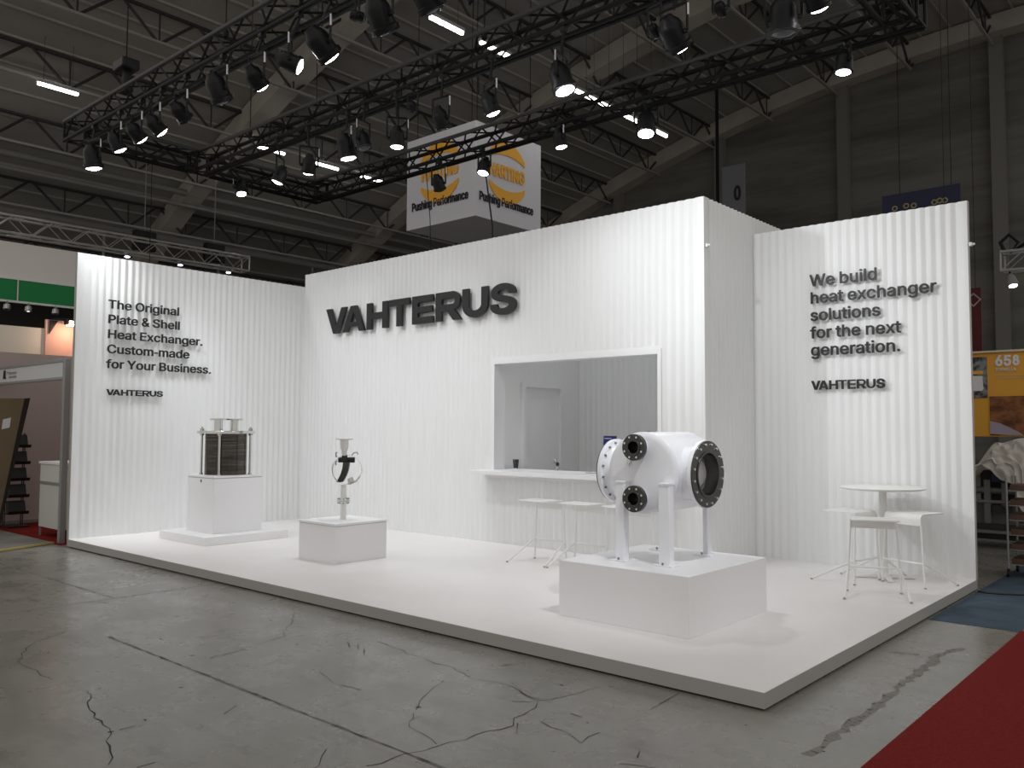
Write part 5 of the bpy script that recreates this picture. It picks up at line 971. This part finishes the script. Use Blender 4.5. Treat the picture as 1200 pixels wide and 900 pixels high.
MB().ring(.09, .12, 0, .01, (-1.28, 10.995, 3.85), (0, -1, 0), 4).build('white_emblem', mat('pale_emblem', (.3, .25, .25), .7), t, 0, True)
MB().tube((-1.7, 11.01, 4.05), (-1.7, 11.01, roof_z(-1.7)), .006, 5).tube((-1.25, 11.01, 4.05), (-1.25, 11.01, roof_z(-1.25)), .006, 5).build('hanging_wires', RIG, t, 0, True)
truss('aluminium_truss', (-.72, 10.4, 4.32), (2.2, 10.4, 4.25), 'grey truss end with cables at the right edge of the picture', ALUDK, ALUDK, .30, .3, .024, .011)
t = thing('truss_lamp', (-.62, 10.35, 4.1), 'lit lamp hanging from the grey truss end at the right edge', 'lamp')
MB().lathe([(.03, 0), (.06, .05), (.09, .2), (.095, .21)], (.02, -.05, 0), (.25, -.35, -1), 18).build('lamp_head', PIPE, t)
MB().lathe([(.088, .205), (.001, .22)], (.02, -.05, 0), (.25, -.35, -1), 18).build('lens', LENS, t)
MB().tube((0, 0, 0), (0, .05, .1), .015, 6).build('stem', RIG, t)
tag(MB().path([(-.66, 10.3, 4.46), (-.72, 10.28, 4.62), (-.6, 10.3, 4.74), (-.48, 10.32, 4.60), (-.58, 10.3, 4.46), (-.40, 10.3, 4.56), (-.3, 10.3, 4.44)], .03, 7).build('cable_bundle', RIG), 'bundle of black cable coiled on the grey truss end', 'cable')
t = thing('work_table', (-.2, 8.9, 0), 'low steel work table under the machine behind the right wall', 'table')
box(-1.3, 1.0, 8.6, 9.5, .215, .255).build('table_plate', MACH, t, .004, True)
box(-1.25, .95, 8.75, 9.45, .12, .215).build('under_plate_shade', MACHDK, t, 0, True)  # dark block paints the shade under the table plate
for x, y in ((-1.22, 8.68), (.92, 8.68), (-1.22, 9.42), (.92, 9.42)):
    box(x-.03, x+.03, y-.03, y+.03, 0.004, .12).build('leg', MACHDK, t, 0, True)
t = thing('food_machine', (-.5, 9.0, .255), 'grey metal machine with rollers standing on the low work table', 'machine')
box(-1.0, .4, 8.95, 9.45, .30, .62).build('machine_body', mat('machine_cabinet', (0.19, 0.18, 0.155), .5), t, .01, True)
MB().box(-.95, -.45, 8.72, 8.78, .262, .34).box(-.40, -.1, 8.72, 8.78, .262, .34).build('feet_rail', MACHDK, t, 0, True)
MB().tube((-.95, 8.85, .80), (.3, 8.85, .80), .05, 14).tube((-.95, 8.80, .64), (.3, 8.80, .64), .03, 12).build('roller', MACH, t, 0, True)
MB().box(-.72, -.64, 8.78, 8.9, .34, .95).box(-.50, -.45, 8.78, 8.9, .5, .95).build('upright', MACH, t, 0, True)
MB().tube((-.5, 8.74, .62), (-.25, 8.7, .38), .012, 6).tube((-.25, 8.7, .38), (-.12, 8.7, .48), .012, 6).box(-.62, -.38, 8.76, 8.84, .50, .60).build('dark_arm', MACHDK, t, 0, True)
box(-.62, -.45, 8.75, 8.9, .92, 1.03).build('blue_motor', mat('blue_paint', (0.03, 0.035, 0.12), .5), t, .01, True)
box(-.80, .3, 8.95, 9.3, .62, 1.08).build('hopper', MACHDK, t, .01, True)
# plastic film over the machine
from mathutils import noise
pf = MB(); rows = []
for i in range(61):
    u = i/60; row = []
    for j in range(81):
        v = j/80
        x = -.86 + 1.5*v
        topz = 1.36 + .20*math.exp(-((v-.42)/.26)**2) - .40*math.exp(-((v-.0)/.13)**2)
        low = .98 + .10*math.sin(7.3*v + 1) - .34*math.exp(-((v-.47)/.075)**2) + .06*math.exp(-((v-.1)/.1)**2)
        z = topz + (low - topz)*max(0, (u-.28)/.72)
        y = 9.42 - .84*min(1, u/.30)**.8 - .05*u
        q = Vector((x*3.2, u*2.4, 1.7)); n1 = noise.noise(q); n2 = noise.noise(q*2.6); n3 = noise.noise(q*6.0)
        fold = (1 - abs(n2)*2)*.045 + n1*.07 + n3*.018
        row.append((x + .05*n2, y - abs(fold), z + n1*.07 + n2*.045))
    rows.append(row)
pf.sheet(rows)
wo = tag(pf.build('plastic_cover', WRAP), 'milky plastic film draped over the machine at the right edge', 'plastic film')
sol = wo.modifiers.new('solid', 'SOLIDIFY'); sol.thickness = .004
t = thing('wire_trolley', (.37, 6.4, 0), 'wire rack trolley with trays at the right edge of the picture', 'trolley')
for x, y in ((.075, 6.15), (.66, 6.15), (.075, 6.65), (.66, 6.65)):
    pp = MB().tube((x, y, .10), (x, y, 1.12), .011, 8).build('post', ALUDK, t, 0, True)
    MB().tube((x - .014, y, .045), (x + .014, y, .045), .04, 14).tube((x, y, .05), (x, y, .10), .015, 8).build('castor', BLACK, pp, 0, True)
for k in range(6):
    z = .14 + .165*k
    MB().box(.085, .65, 6.17, 6.63, z, z + .008).build('wire_shelf', ALUDK, t, 0, True)
    box(.10, .64, 6.19, 6.61, z + .009, z + .07).build('tray', RUST, t, 0, True)
# small white clips on the wall edges
for loc, lab in (((.006, 5.03, 3.60), 'tiny white clip on the outer edge of the right wall'), ((XR + .005, YM + .04, 3.72), 'tiny white clip high on the corner of the centre block')):
    t = thing('wall_clip', loc, lab, 'clip')
    MB().box(0, .03, -.02, .02, -.02, .02).tube((.03, 0, 0), (.055, 0, 0), .012, 10).build('clip_body', LAMINATE, t, .002)
